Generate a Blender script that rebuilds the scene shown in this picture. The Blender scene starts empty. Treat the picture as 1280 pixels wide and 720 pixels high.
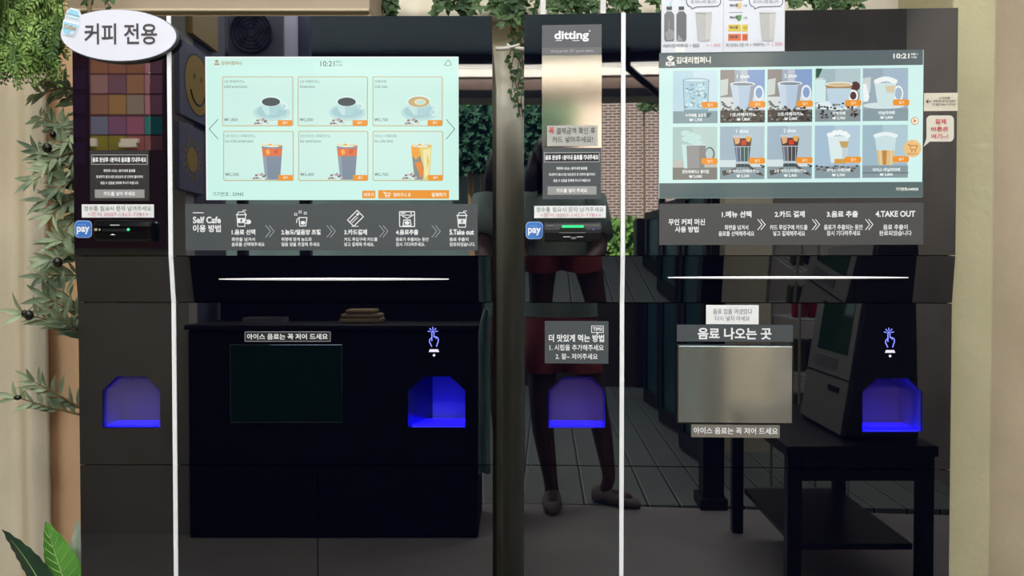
import bpy, bmesh, math, random
from mathutils import Vector, Matrix, noise
random.seed(7)
PI = math.pi
S = bpy.context.scene
COL = S.collection

# ------------------------------------------------------------------ camera, light, exposure
H = 1.06                      # camera height above the floor
F = 933.0                     # focal length in pixels of the 1280 frame
PITCH = math.radians(1.1)
D = 1.40                      # distance to the left machine's upper front
TH = math.radians(2.6)        # the right machine stands turned by this much
cam_d = bpy.data.cameras.new('camera'); cam_d.sensor_width = 36; cam_d.lens = 36 * F / 1280
cam_d.clip_start = 0.01
cam = bpy.data.objects.new('camera', cam_d); COL.objects.link(cam)
cam.location = (0, 0, H); cam.rotation_euler = (PI / 2 - PITCH, 0, 0)
S.camera = cam
S.view_settings.view_transform = 'Standard'; S.view_settings.look = 'None'
S.view_settings.exposure = 0.0; S.view_settings.gamma = 1; S.view_settings.use_curve_mapping = False
SKY, SUN, LAMP, LAMP2, UP = 3.4, 28.0, 17.0, 41.0, 52.0  # LAMP, LAMP2 and UP power the added ceiling lamps
w = bpy.data.worlds.new('world'); S.world = w; w.use_nodes = True
bg = w.node_tree.nodes['Background']; bg.inputs[0].default_value = (0.80, 0.90, 1.0, 1); bg.inputs[1].default_value = SKY
sd = bpy.data.lights.new('sun', 'SUN'); sd.energy = SUN; sd.angle = 0.03; sd.color = (1, 0.95, 0.86)
so = bpy.data.objects.new('sun', sd); COL.objects.link(so); so.rotation_euler = (math.radians(-42), 0, math.radians(14))

# ------------------------------------------------------------------ materials
def lin(c):
    if isinstance(c, str):
        c = tuple(int(c[i:i + 2], 16) for i in (0, 2, 4))
    return tuple(((x / 255) / 12.92 if x / 255 <= 0.04045 else ((x / 255 + 0.055) / 1.055) ** 2.4) for x in c)
MC = {}
def pm(key, c, rough=0.6, metal=0.0, ior=1.45, emit=None, es=1.0, coat=0.0):
    if key in MC: return MC[key]
    m = bpy.data.materials.new(key); m.use_nodes = True
    b = m.node_tree.nodes['Principled BSDF']
    b.inputs['Base Color'].default_value = lin(c) + (1,)
    b.inputs['Roughness'].default_value = rough; b.inputs['Metallic'].default_value = metal
    b.inputs['IOR'].default_value = ior; b.inputs['Coat Weight'].default_value = coat
    if emit is not None:
        b.inputs['Emission Color'].default_value = lin(emit) + (1,); b.inputs['Emission Strength'].default_value = es
    MC[key] = m; return m
def ink(c):   # printed colour on paper or vinyl
    return pm('print ' + c, c, 0.55)
def scr(c, es=0.92):   # a lit pixel area of a screen
    return pm('lit screen ' + c, '040506', 0.12, 0, 1.5, c, es)
def noisy(key, c1, c2, scale=6, rough=0.7, bump=0.0, detail=4, stretch=(1, 1, 1), bscale=None, lo=0.35, hi=0.65):
    if key in MC: return MC[key]
    m = pm(key, c1, rough); nt = m.node_tree; b = nt.nodes['Principled BSDF']
    tc = nt.nodes.new('ShaderNodeTexCoord'); mp = nt.nodes.new('ShaderNodeMapping'); mp.inputs['Scale'].default_value = stretch
    n = nt.nodes.new('ShaderNodeTexNoise'); n.inputs['Scale'].default_value = scale; n.inputs['Detail'].default_value = detail
    r = nt.nodes.new('ShaderNodeValToRGB'); r.color_ramp.elements[0].position = lo; r.color_ramp.elements[1].position = hi
    r.color_ramp.elements[0].color = lin(c1) + (1,); r.color_ramp.elements[1].color = lin(c2) + (1,)
    L = nt.links.new
    L(tc.outputs['Object'], mp.inputs[0]); L(mp.outputs[0], n.inputs[0]); L(n.outputs[0], r.inputs[0]); L(r.outputs[0], b.inputs['Base Color'])
    if bump:
        n2 = nt.nodes.new('ShaderNodeTexNoise'); n2.inputs['Scale'].default_value = bscale or scale * 8; n2.inputs['Detail'].default_value = 5
        bp = nt.nodes.new('ShaderNodeBump'); bp.inputs['Strength'].default_value = bump; bp.inputs['Distance'].default_value = 0.004
        L(mp.outputs[0], n2.inputs[0]); L(n2.outputs[0], bp.inputs['Height']); L(bp.outputs[0], b.inputs['Normal'])
    return m
GLASS = pm('black mirror glass', '020310', 0.015, 0, 2.25)
BODY = pm('black painted steel', '0b0b0c', 0.35)
WHITE_TRIM = pm('white aluminium trim', 'f7f7f7', 0.45)
STEEL = pm('brushed steel plate', 'e2ddd0', 0.09, 0.86)
FILM = pm('half mirror film', 'cac4bc', 0.02, 1.0); FILM2 = pm('half mirror film, hazy', 'd2cdc2', 0.10, 1.0)
GREY_PLATE = pm('grey printed plate', '484d50', 0.5)
DARK_PLATE = pm('dark printed plate', '2e2a2b', 0.45)
SOFT_BLACK = pm('matt black plastic', '0e0f12', 0.4)
GLOSS_BLACK = pm('gloss black plastic', '05060a', 0.12)
WHITE_INK = pm('white print', 'f2f2f2', 0.5)
PAPER = noisy('white paper', 'e9e9e8', 'f2f2f0', 30, 0.7)
CREAM = noisy('cream plaster', 'b2a986', 'bab18e', 5, 0.85, 0.5, bscale=60)
BACKW = noisy('pale cream wall', 'ece0c8', 'f4ead6', 4, 0.85, 0.25, bscale=40)
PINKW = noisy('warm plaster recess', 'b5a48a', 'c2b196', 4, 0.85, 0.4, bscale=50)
TANB = noisy('tan board', 'e0b58a', 'e8c096', 7, 0.75, 0.15, stretch=(1, 1, .4))
BEAM = noisy('beige painted beam', '9d8c76', 'ab9a84', 5, 0.6, 0.1, stretch=(.3, 1, 1))
CURT = noisy('beige curtain cloth', 'd3c5ab', 'dfd2ba', 3, 0.9, 0.3, stretch=(2, 2, .5), bscale=200)
LEAF = noisy('green leaf', '3f5a2e', '6f8a4a', 9, 0.55)
OLIVE = noisy('olive leaf', '465840', '9ca984', 14, 0.6)
FERN = noisy('fern leaf', '63863a', 'a6c268', 9, 0.6)
FERN2 = noisy('fern leaf in deep green', '2f4a22', '5d7d3a', 9, 0.6)
VINE = noisy('vine leaf', '2f4a2a', '5f7f4c', 12, 0.6)
STEM = pm('brown stem', '6b5a3e', 0.8)

# ------------------------------------------------------------------ object helpers
def link(name, me, parent=None):
    o = bpy.data.objects.new(name, me); COL.objects.link(o)
    if parent: o.parent = parent
    return o
def tag(o, label=None, cat=None, group=None, kind=None):
    for k, v in (('label', label), ('category', cat), ('group', group), ('kind', kind)):
        if v: o[k] = v
    return o
def empty(name, loc, rz, label, cat, group=None):
    o = bpy.data.objects.new(name, None); COL.objects.link(o); o.location = loc; o.rotation_euler = (0, 0, rz)
    o.empty_display_size = 0.05
    return tag(o, label, cat, group)

class MB:
    """collects shapes, builds ONE mesh"""
    def __init__(s): s.v = []; s.f = []; s.fm = []; s.mats = []
    def mi(s, m):
        if m not in s.mats: s.mats.append(m)
        return s.mats.index(m)
    def poly(s, pts, m):
        b = len(s.v); s.v += [tuple(p) for p in pts]; s.f.append(tuple(range(b, b + len(pts)))); s.fm.append(s.mi(m))
    def raw(s, vs, fs, m):
        b = len(s.v); s.v += [tuple(p) for p in vs]; k = s.mi(m)
        for f in fs: s.f.append(tuple(b + i for i in f)); s.fm.append(k)
    def box(s, x0, y0, z0, x1, y1, z1, m, mat=None):
        vs = [Vector((x, y, z)) for x in (x0, x1) for y in (y0, y1) for z in (z0, z1)]
        if mat: vs = [mat @ v for v in vs]
        s.raw(vs, [(0, 1, 3, 2), (4, 6, 7, 5), (0, 4, 5, 1), (2, 3, 7, 6), (0, 2, 6, 4), (1, 5, 7, 3)], m)
    def prism(s, pts, d, m, cap=True):   # pts 3D polygon, extruded by vector d
        n = len(pts); d = Vector(d); vs = [Vector(p) for p in pts] + [Vector(p) + d for p in pts]
        fs = [(i, (i + 1) % n, n + (i + 1) % n, n + i) for i in range(n)]
        if cap: fs += [tuple(range(n - 1, -1, -1)), tuple(range(n, 2 * n))]
        s.raw(vs, fs, m)
    def tube(s, path, r, m, n=8, closed=False):
        path = [Vector(p) for p in path]; rs = r if isinstance(r, (list, tuple)) else [r] * len(path)
        vs = []; fs = []; k = len(path); up = Vector((0.13, 0.2, 1)).normalized()
        for i, p in enumerate(path):
            a = path[(i - 1) % k] if (closed or i) else p; c = path[(i + 1) % k] if (closed or i < k - 1) else p
            t = (c - a).normalized(); u = t.cross(up)
            if u.length < 1e-3: u = t.cross(Vector((1, 0, 0)))
            u.normalize(); w_ = t.cross(u)
            for j in range(n):
                q = 2 * PI * j / n; vs.append(p + (u * math.cos(q) + w_ * math.sin(q)) * rs[i])
        for i in range(k if closed else k - 1):
            for j in range(n):
                a, b = i * n, ((i + 1) % k) * n; fs.append((a + j, a + (j + 1) % n, b + (j + 1) % n, b + j))
        if not closed: fs += [tuple(range(n - 1, -1, -1)), tuple(range((k - 1) * n, k * n))]
        s.raw(vs, fs, m)
    def ball(s, c, r, m, n=10, sq=(1, 1, 1)):
        vs = []; fs = []; k = n // 2
        for i in range(k + 1):
            a = PI * i / k
            for j in range(n):
                q = 2 * PI * j / n
                vs.append((c[0] + r * sq[0] * math.sin(a) * math.cos(q), c[1] + r * sq[1] * math.sin(a) * math.sin(q), c[2] + r * sq[2] * math.cos(a)))
        for i in range(k):
            for j in range(n): fs.append((i * n + j, (i + 1) * n + j, (i + 1) * n + (j + 1) % n, i * n + (j + 1) % n))
        s.raw(vs, fs, m)
    def lathe(s, c, prof, m, n=24):
        vs = []; fs = []
        for r, z in prof:
            for j in range(n):
                q = 2 * PI * j / n; vs.append((c[0] + r * math.cos(q), c[1] + r * math.sin(q), c[2] + z))
        for i in range(len(prof) - 1):
            for j in range(n): fs.append((i * n + j, i * n + (j + 1) % n, (i + 1) * n + (j + 1) % n, (i + 1) * n + j))
        s.raw(vs, fs, m)
    def leaf(s, b, d, L, W, m, up=(0, 0, 1), curl=0.15, seg=4):
        b = Vector(b); d = Vector(d).normalized(); up = Vector(up)
        sd_ = d.cross(up)
        if sd_.length < 1e-3: sd_ = d.cross(Vector((1, 0, 0)))
        sd_.normalize(); nn = sd_.cross(d).normalized(); vs = []; fs = []
        for i in range(seg + 1):
            t = i / seg; wd = W * 0.5 * (math.sin(PI * min(1, t ** 0.8)) + 0.03); c = b + d * (L * t) - nn * (curl * L * t * t)
            vs += [c - sd_ * wd + nn * wd * .35, c, c + sd_ * wd + nn * wd * .35]
        for i in range(seg):
            a = i * 3; fs += [(a, a + 1, a + 4, a + 3), (a + 1, a + 2, a + 5, a + 4)]
        s.raw(vs, fs, m)
    def build(s, name, parent=None, smooth=False, bevel=0.0):
        me = bpy.data.meshes.new(name); me.from_pydata(s.v, [], s.f)
        for m in s.mats: me.materials.append(m)
        me.polygons.foreach_set('material_index', s.fm)
        if smooth: me.polygons.foreach_set('use_smooth', [True] * len(me.polygons))
        me.update(); o = link(name, me, parent)
        if bevel:
            bv = o.modifiers.new('bevel', 'BEVEL'); bv.width = bevel; bv.segments = 2; bv.limit_method = 'ANGLE'
        return o

# ------------------------------------------------------------------ where a pixel of the photo lies on a plane
def ray(u, v):
    x = (u - 640) / F; z = -(v - 360) / F; c, s_ = math.cos(PITCH), math.sin(PITCH)
    return Vector((x, c + z * s_, -s_ + z * c))
def at(u, v, y):      # point on the world plane y
    d = ray(u, v); t = y / d.y
    return Vector((0, 0, H)) + d * t
class Frame:          # a machine's own frame: x right, y back, z up, origin on the floor under its front
    def __init__(s, o, th):
        s.o = Vector(o); s.th = th; s.ex = Vector((math.cos(th), -math.sin(th), 0)); s.ey = Vector((math.sin(th), math.cos(th), 0))
    def pix(s, u, v, y=0.0):
        d = ray(u, v); c = Vector((0, 0, H)); p0 = s.o + s.ey * y
        t = (p0 - c).dot(s.ey) / d.dot(s.ey); p = c + d * t - s.o
        return (p.dot(s.ex), p.z)
    def mirror(s, V, y=0.0):
        n = s.ey; return V - n * (2 * (V - (s.o + n * y)).dot(n))
    def refl(s, u, v, depth, y=0.0):   # the real point whose reflection in this machine's front is seen at (u, v)
        d = ray(u, v); return s.mirror(Vector((0, 0, H)) + d * (depth / d.y), y)
xl = at(354, 350, D).x
LF = Frame((xl, D, 0), 0.0)
_o = Vector((at(655, 340, D).x, D, 0)); _ex = Vector((math.cos(TH), -math.sin(TH), 0))
RF = Frame(_o + _ex * 0.392, TH)

# ------------------------------------------------------------------ flat graphics and lettering
TC = {}
FONT_KEEP = bpy.data.curves.new('font_keeper', 'FONT')
def tmesh(s, bold):
    k = (s, bold)
    if k in TC: return TC[k]
    c = FONT_KEEP; c.body = s; c.offset = bold; c.resolution_u = 3
    o = bpy.data.objects.new('lettering', c); me = o.to_mesh()
    vs = [(v.co.x, v.co.y) for v in me.vertices]; fs = [tuple(p.vertices) for p in me.polygons]
    o.to_mesh_clear(); bpy.data.objects.remove(o)
    x0 = min(v[0] for v in vs); x1 = max(v[0] for v in vs); y0 = min(v[1] for v in vs); y1 = max(v[1] for v in vs)
    TC[k] = ([((x - x0) / (x1 - x0), (y - y0) / (y1 - y0)) for x, y in vs], fs); return TC[k]
DL = 0.00035
class G(MB):
    """flat shapes in photo pixels laid on a machine's front at local depth y; layer 1 lies nearest the surface"""
    def __init__(s, fr, y=0.0): super().__init__(); s.fr = fr; s.y = y; s.base = 0
    def p3(s, u, v, l=1): x, z = s.fr.pix(u, v, s.y); return (x, s.y - (s.base + l) * DL, z)
    def rc(s, u0, v0, u1, v1):
        um, vm = (u0 + u1) / 2, (v0 + v1) / 2
        return s.fr.pix(u0, vm, s.y)[0], s.fr.pix(um, v1, s.y)[1], s.fr.pix(u1, vm, s.y)[0], s.fr.pix(um, v0, s.y)[1]
    def rect(s, u0, v0, u1, v1, m, l=1):
        x0, z0, x1, z1 = s.rc(u0, v0, u1, v1); y = s.y - (s.base + l) * DL
        s.poly([(x0, y, z0), (x1, y, z0), (x1, y, z1), (x0, y, z1)], m)
    def rrect(s, u0, v0, u1, v1, r, m, l=1):
        pts = []
        for cx, cy, a0 in ((u1 - r, v0 + r, -90), (u1 - r, v1 - r, 0), (u0 + r, v1 - r, 90), (u0 + r, v0 + r, 180)):
            for k in range(5):
                a = math.radians(a0 + k * 22.5); pts.append((cx + r * math.cos(a), cy + r * math.sin(a)))
        s.pl(pts, m, l)
    def frame(s, u0, v0, u1, v1, t, m, l=1):
        s.rect(u0, v0, u1, v0 + t, m, l); s.rect(u0, v1 - t, u1, v1, m, l); s.rect(u0, v0, u0 + t, v1, m, l); s.rect(u1 - t, v0, u1, v1, m, l)
    def pl(s, pts, m, l=1): s.poly([s.p3(u, v, l) for u, v in pts][::-1], m)
    def ell(s, u, v, a, b, m, l=1, n=20): s.pl([(u + a * math.cos(2 * PI * k / n), v + b * math.sin(2 * PI * k / n)) for k in range(n)], m, l)
    def line(s, pts, t, m, l=1, closed=False):
        if closed: pts = list(pts) + [pts[0]]
        for (a, b), (c, d) in zip(pts, pts[1:]):
            L = math.hypot(c - a, d - b) or 1; nx, ny = -(d - b) / L * t / 2, (c - a) / L * t / 2
            ex, ey = (c - a) / L * t * .3, (d - b) / L * t * .3
            s.pl([(a + nx - ex, b + ny - ey), (c + nx + ex, d + ny + ey), (c - nx + ex, d - ny + ey), (a - nx - ex, b - ny - ey)], m, l)
    def text(s, t, u0, v0, u1, v1, m, bold=0.012, l=2):
        x0, z0, x1, z1 = s.rc(u0, v0, u1, v1); y = s.y - (s.base + l) * DL; vs, fs = tmesh(t, bold)
        s.raw([(x0 + (x1 - x0) * a, y, z0 + (z1 - z0) * b) for a, b in vs], fs, m)
    def slab(s, u0, v0, u1, v1, th, m):   # a sheet with real thickness; later layers lie on top of it
        x0, z0, x1, z1 = s.rc(u0, v0, u1, v1); s.box(x0, s.y - th, z0, x1, s.y, z1, m); s.base = th / DL

# ------------------------------------------------------------------ the room in view
def struct(mb, name, **k): return tag(mb.build(name, **k), kind='structure')
CEIL = 2.95
m = MB(); m.box(-4.2, -0.60, -0.05, 3.4, 2.3, 0.0, noisy('grey brown floor', '928c8a', '9e9896', 3, 0.55, 0.1)); struct(m, 'floor')
m = MB(); m.box(-4.2, 2.05, 0, 3.4, 2.20, CEIL, BACKW); struct(m, 'wall_back')
m = MB(); m.box(at(1188, 350, 1.50).x, 1.50, 0, at(1243, 350, 1.50).x, 1.72, CEIL, CREAM); struct(m, 'wall_pillar', bevel=0.006)
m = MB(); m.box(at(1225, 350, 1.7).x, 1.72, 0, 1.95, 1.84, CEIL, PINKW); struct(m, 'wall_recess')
m = MB(); m.box(1.95, -1.6, 0, 2.05, 2.05, CEIL, noisy('taupe side plaster', '857c72', '90877c', 3, .85)); struct(m, 'wall_right')  # plaster in two close taupe greys, darker than the cream
m = MB(); m.box(-2.0, -0.17, 0, -1.9, 2.05, CEIL, CREAM); struct(m, 'wall_left')
m = MB(); m.box(-4.2, -3.95, CEIL, 3.4, 2.2, CEIL + 0.12, noisy('grey blue ceiling boards', '7f98a8', '8aa2b0', 2, 0.7, stretch=(.3, 8, 1)), None); struct(m, 'ceiling')
# tan board beside the left machine, its dark joint, and the beam above
m = MB(); m.box(at(52, 350, 1.86).x, 1.86, 0, at(150, 350, 1.86).x, 1.89, CEIL - .3, TANB); struct(m, 'wall_board')
m = MB(); yb = 1.62
a, b = at(84, 0, yb), at(462, 0, yb)
za, zb, zc = at(300, -60, yb).z, at(300, 12, yb).z, at(300, 30, yb).z
m.box(a.x, yb, zb, b.x, yb + .2, za, BEAM); m.box(a.x, yb - .008, zb - .006, b.x, yb + .2, zb, pm('pale edge', 'c9b899', .6)); m.box(a.x, yb + .006, zc, b.x, yb + .2, zb - .006, pm('pale moulding', 'b9a88a', .6))
struct(m, 'trim_1', bevel=0.002)

def curtain(name, u0, u1, y, ztop, zbot, amp, waves, seed, matl, label, phase=0.0, sag=0.0):
    x0, x1 = at(u0, 350, y).x, at(u1, 350, y).x
    mb = MB(); nx, nz = 70, 24; vs = []; fs = []
    for j in range(nz + 1):
        t = j / nz; z = zbot + (ztop - zbot) * t
        for i in range(nx + 1):
            s_ = i / nx; x = x0 + (x1 - x0) * s_
            f = math.sin(waves * 2 * PI * s_ + phase + 1.3 * noise.noise(Vector((s_ * 3, t * 1.5, seed)))) * amp * (1.1 - .45 * t)
            f += noise.noise(Vector((s_ * 5, t * 2.5, seed + 4))) * amp * .8
            vs.append((x, y + f, z))
    for j in range(nz):
        for i in range(nx):
            q = j * (nx + 1) + i; fs.append((q, q + 1, q + nx + 2, q + nx + 1))
    mb.raw(vs, fs, matl); o = mb.build(name, smooth=True)
    so_ = o.modifiers.new('thickness', 'SOLIDIFY'); so_.thickness = 0.002
    return tag(o, label, 'curtain')
curtain('curtain', -170, 57, 1.80, 2.6, 0.01, 0.018, 4, 1.0, CURT, 'beige cloth curtain hanging at the far left beside the tan board', .6)
curtain('curtain', 596, 672, 1.985, at(636, 62, 1.98).z, 0.01, 0.022, 2, 9.0, noisy('pale beige cloth', 'efe6d2', 'f6eedc', 3, .9), 'beige cloth curtain hanging in the gap between the two machines', 2.2)
curtain('curtain', 455, 840, 2.00, 2.6, at(640, 26, 2.0).z, 0.010, 7, 5.0, BACKW, 'pale wrinkled cloth hung above the tops of the machines', .3)

# ------------------------------------------------------------------ the two machines
Z1, Z2, Z3 = 320, 378, 581
LOWY = 0.010
def slabpoly(mb, fr, outer, hole, y0, th, matl):
    """a glass slab with straight outer polygon (local x,z) and an optional hole"""
    cu = bpy.data.curves.new('panel', 'CURVE'); cu.dimensions = '2D'; cu.fill_mode = 'BOTH'
    for pts in ([outer] + ([hole] if hole else [])):
        sp = cu.splines.new('POLY'); sp.points.add(len(pts) - 1); sp.use_cyclic_u = True
        for q, (x, z) in zip(sp.points, pts): q.co = (x, z, 0, 1)
    cu.extrude = th / 2
    o = bpy.data.objects.new('panel', cu); COL.objects.link(o)
    dg = bpy.context.evaluated_depsgraph_get(); dg.update(); me = o.evaluated_get(dg).to_mesh()
    mb.raw([(v.co.x, y0 + th / 2 - v.co.z, v.co.y) for v in me.vertices], [tuple(p.vertices) for p in me.polygons], matl)
    o.evaluated_get(dg).to_mesh_clear(); bpy.data.objects.remove(o); bpy.data.curves.remove(cu)
def rectpts(x0, z0, x1, z1): return [(x0, z0), (x1, z0), (x1, z1), (x0, z1)]
BLUE_LED = pm('blue light strip', '000010', 0.4, 0, 1.45, '0a08ff', 5.0)
POCKET_W = pm('pocket plastic', '40409a', 0.35)
POCKET_K = pm('dark pocket plastic', '161640', 0.25)
def flapmat(key, col, alpha):
    mm = pm(key, col, 0.04, 0, 1.7); mm.node_tree.nodes['Principled BSDF'].inputs['Alpha'].default_value = alpha; return mm
FLAP_MILK = flapmat('milky pocket flap', '5c5278', 0.5); FLAP_HAZE = flapmat('hazy pocket flap', '55406a', 0.32)
FLAP_CLEAR = flapmat('clear pocket flap', '101018', 0.22)

def pocket(fr, root, pts, y, depth, flap, flap_y=0.012, led=4.0, name='return_pocket', inset=0):
    """recess behind the octagonal hole: back and side walls, a blue light strip along its floor, a flap"""
    lo = [fr.pix(u, v, y) for u, v in pts]; n = len(lo)
    bk = lo if not inset else [(max(x, fr.pix(min(p[0] for p in pts) + inset, 500, y)[0]), z) for x, z in lo]
    mb = MB()
    for i in range(n):
        (xa, za_), (xb, zb_) = lo[i], lo[(i + 1) % n]
        (xc, zc_), (xd, zd_) = bk[(i + 1) % n], bk[i]; mb.poly([(xa, y, za_), (xb, y, zb_), (xc, y + depth, zc_), (xd, y + depth, zd_)], POCKET_K if inset and max(xa, xb) < fr.pix(540, 500, y)[0] else POCKET_W)
    mb.poly([(x, y + depth, z) for x, z in bk], POCKET_W)
    pk = mb.build(name, root)
    x0 = min(p[0] for p in lo); x1 = max(p[0] for p in lo); z0 = min(p[1] for p in lo)
    mb = MB(); mb.box(x0 + .002, y + 0.016, z0 + .001, x1 - .002, y + depth * .75, z0 + .004, pm('blue light strip %g' % led, '000010', .4, 0, 1.45, '0804ff', led)); mb.build('light_strip', pk)
    if flap:
        mb = MB(); sh = 0.0015; c = (sum(p[0] for p in lo) / n, sum(p[1] for p in lo) / n)
        q = [(c[0] + (x - c[0]) * .965, c[1] + (z - c[1]) * .965) for x, z in lo]
        mb.prism([(x, y + flap_y, z) for x, z in q], (0, 0.002, 0), flap); mb.build('flap', pk)
    return pk

def touch_icon(fr, root, u, v, y, led):
    g = G(fr, y)
    bl = pm('blue touch light', '000008', .3, 0, 1.45, '3a46ff' if led else '7f88ff', 1.6); wl = pm('white touch light', '101010', .3, 0, 1.45, 'eeeaff', 1.0)
    for a in (-80, -40, 0, 40, 80):
        r = math.radians(a); s_, c = math.sin(r), math.cos(r)
        g.line([(u - 1 + s_ * 3, v - 9 - c * 3), (u - 1 + s_ * 6, v - 9 - c * 6)], 1.1, bl)
    g.line([(u - 2.2, v + 2), (u - 2.2, v - 9), (u - 1, v - 10.2), (u + .4, v - 9), (u + .4, v - 3)], 1.2, bl)
    g.line([(u + .4, v - 3), (u + 3, v - 3), (u + 5.5, v - 1.5), (u + 6, v + 2), (u + 4.6, v + 6), (u + 3.8, v + 9)], 1.2, bl)
    g.line([(u - 2.2, v - 2), (u - 5, v + .5), (u - 5, v + 4), (u - 3, v + 7.5), (u - 2.4, v + 9)], 1.2, bl)
    g.line([(u + 3, v - 3), (u + 3, v - .5)], .9, bl)
    g.pl([(u - 4.6, v + 12.5), (u + 5.6, v + 12.5), (u + 7, v + 16), (u - 6, v + 16)], wl)
    g.pl([(u + .5, v + 18), (u + 2.4, v + 20), (u + .5, v + 22), (u - 1.4, v + 20)], wl)
    g.build('touch_symbol', root)

def info_column(fr, root, u0, u1, vt, vb0, vb1, top=None):
    """the narrow strip on the payment column: printed head, half mirror window, dark text field"""
    g = G(fr); gp = pm('slate printed strip', '57555a', .5)
    if top:
        g.slab(u0, top, u1, vt, .0006, gp); g.rect(u0, vt - 9.5, u1, vt - .5, pm('lighter strip', '6b686b', .5), 1)
        g.text('ditting', u0 + 15.5, 38.5, u1 - 16, 52.5, WHITE_INK, .03); g.rect(u0 + 17, 50.6, u0 + 25, 51.4, WHITE_INK, 2); g.rect(u0 + 38, 50.6, u0 + 47, 51.4, WHITE_INK, 2)
        g.ell(u1 - 15, 39, 1, 1, WHITE_INK, 2, 8)
        g.text('ditting grinder SET special edition', u0 + 11, 62, u1 - 10, 66.5, pm('pale print', 'b9b6b6', .5), .0)
        g.build('brand_strip', root)
    g = G(fr); g.slab(u0, vt, u1, vb0, .0006, FILM2 if top else FILM); g.build('mirror_window', root)
    g = G(fr); fld = GREY_PLATE if top else DARK_PLATE
    g.slab(u0 + .8, vb0, u1 - 1, vb1, .0008, fld)
    h = vb1 - vb0; bx = vb0 + h * .085
    g.frame(u0 + 2.5, bx, u1 - 2.5, bx + 12.5, .9, pm('pale frame print', 'a9a6a6', .5), 1)
    g.rect(u0 + 3.6, bx + 1.1, u1 - 3.6, bx + 11.4, pm('black print', '1b191a', .5), 1)
    g.text('음료 완성후 1분이내 음료를 꺼내주세요', u0 + 4, bx + 3.2, u1 - 4, bx + 9.6, WHITE_INK, .035)
    for k, (s_, a, b) in enumerate((('화면에 나오는 1분이내에 음료를', 18, 18), ('꺼내주지 않으시면 보안상의 로 인하여 불이익이', 8.5, 8.5), ('생길 수 있음을 양해해 주시기 바랍니다', 14, 14))):
        g.text(s_, u0 + a, bx + 18.3 + k * 7.6, u1 - b, bx + 22 + k * 7.6, WHITE_INK, .02)
    g.rect(u0 + 7, vb1 - 14 if not top else vb1 - 16, u1 - 6.5, vb1 - 3.5 if not top else vb1 - 5.5, pm('silver print', '9b9a98' if not top else '85888c', .4), 1)
    g.text('카드를 넣어 주세요', u0 + 18, vb1 - 11.5 if not top else vb1 - 13.4, u1 - 18, vb1 - 6 if not top else vb1 - 8, WHITE_INK, .03)
    g.build('instruction_field', root)

def pay_badge(fr, root, u, v):
    g = G(fr); r = 10.8
    g.base = 2
    g.rrect(u - r, v - r, u + r, v + r, 5.2, pm('pale blue rim', 'a9c3ec', .4), 1); g.rrect(u - r + .8, v - r + .8, u + r - .8, v + r - .8, 4.8, pm('pay blue', '3f79c9', .4), 2)
    g.text('pay', u - 8, v - 3.2, u + 8.2, v + 6.4, WHITE_INK, .03, 3)
    g.text('samsung', u - 6.5, v - 6.2, u + 3, v - 4, pm('pale blue print', '8fb2e6', .5), .01, 3)
    g.build('pay_badge', root)

def chevron(g, u, v0, v1, m, t=.9, w_=6.0):
    for du in (0, w_ * .75): g.line([(u + du, v0), (u + du + w_, (v0 + v1) / 2), (u + du, v1)], t, m, 2)

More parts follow.
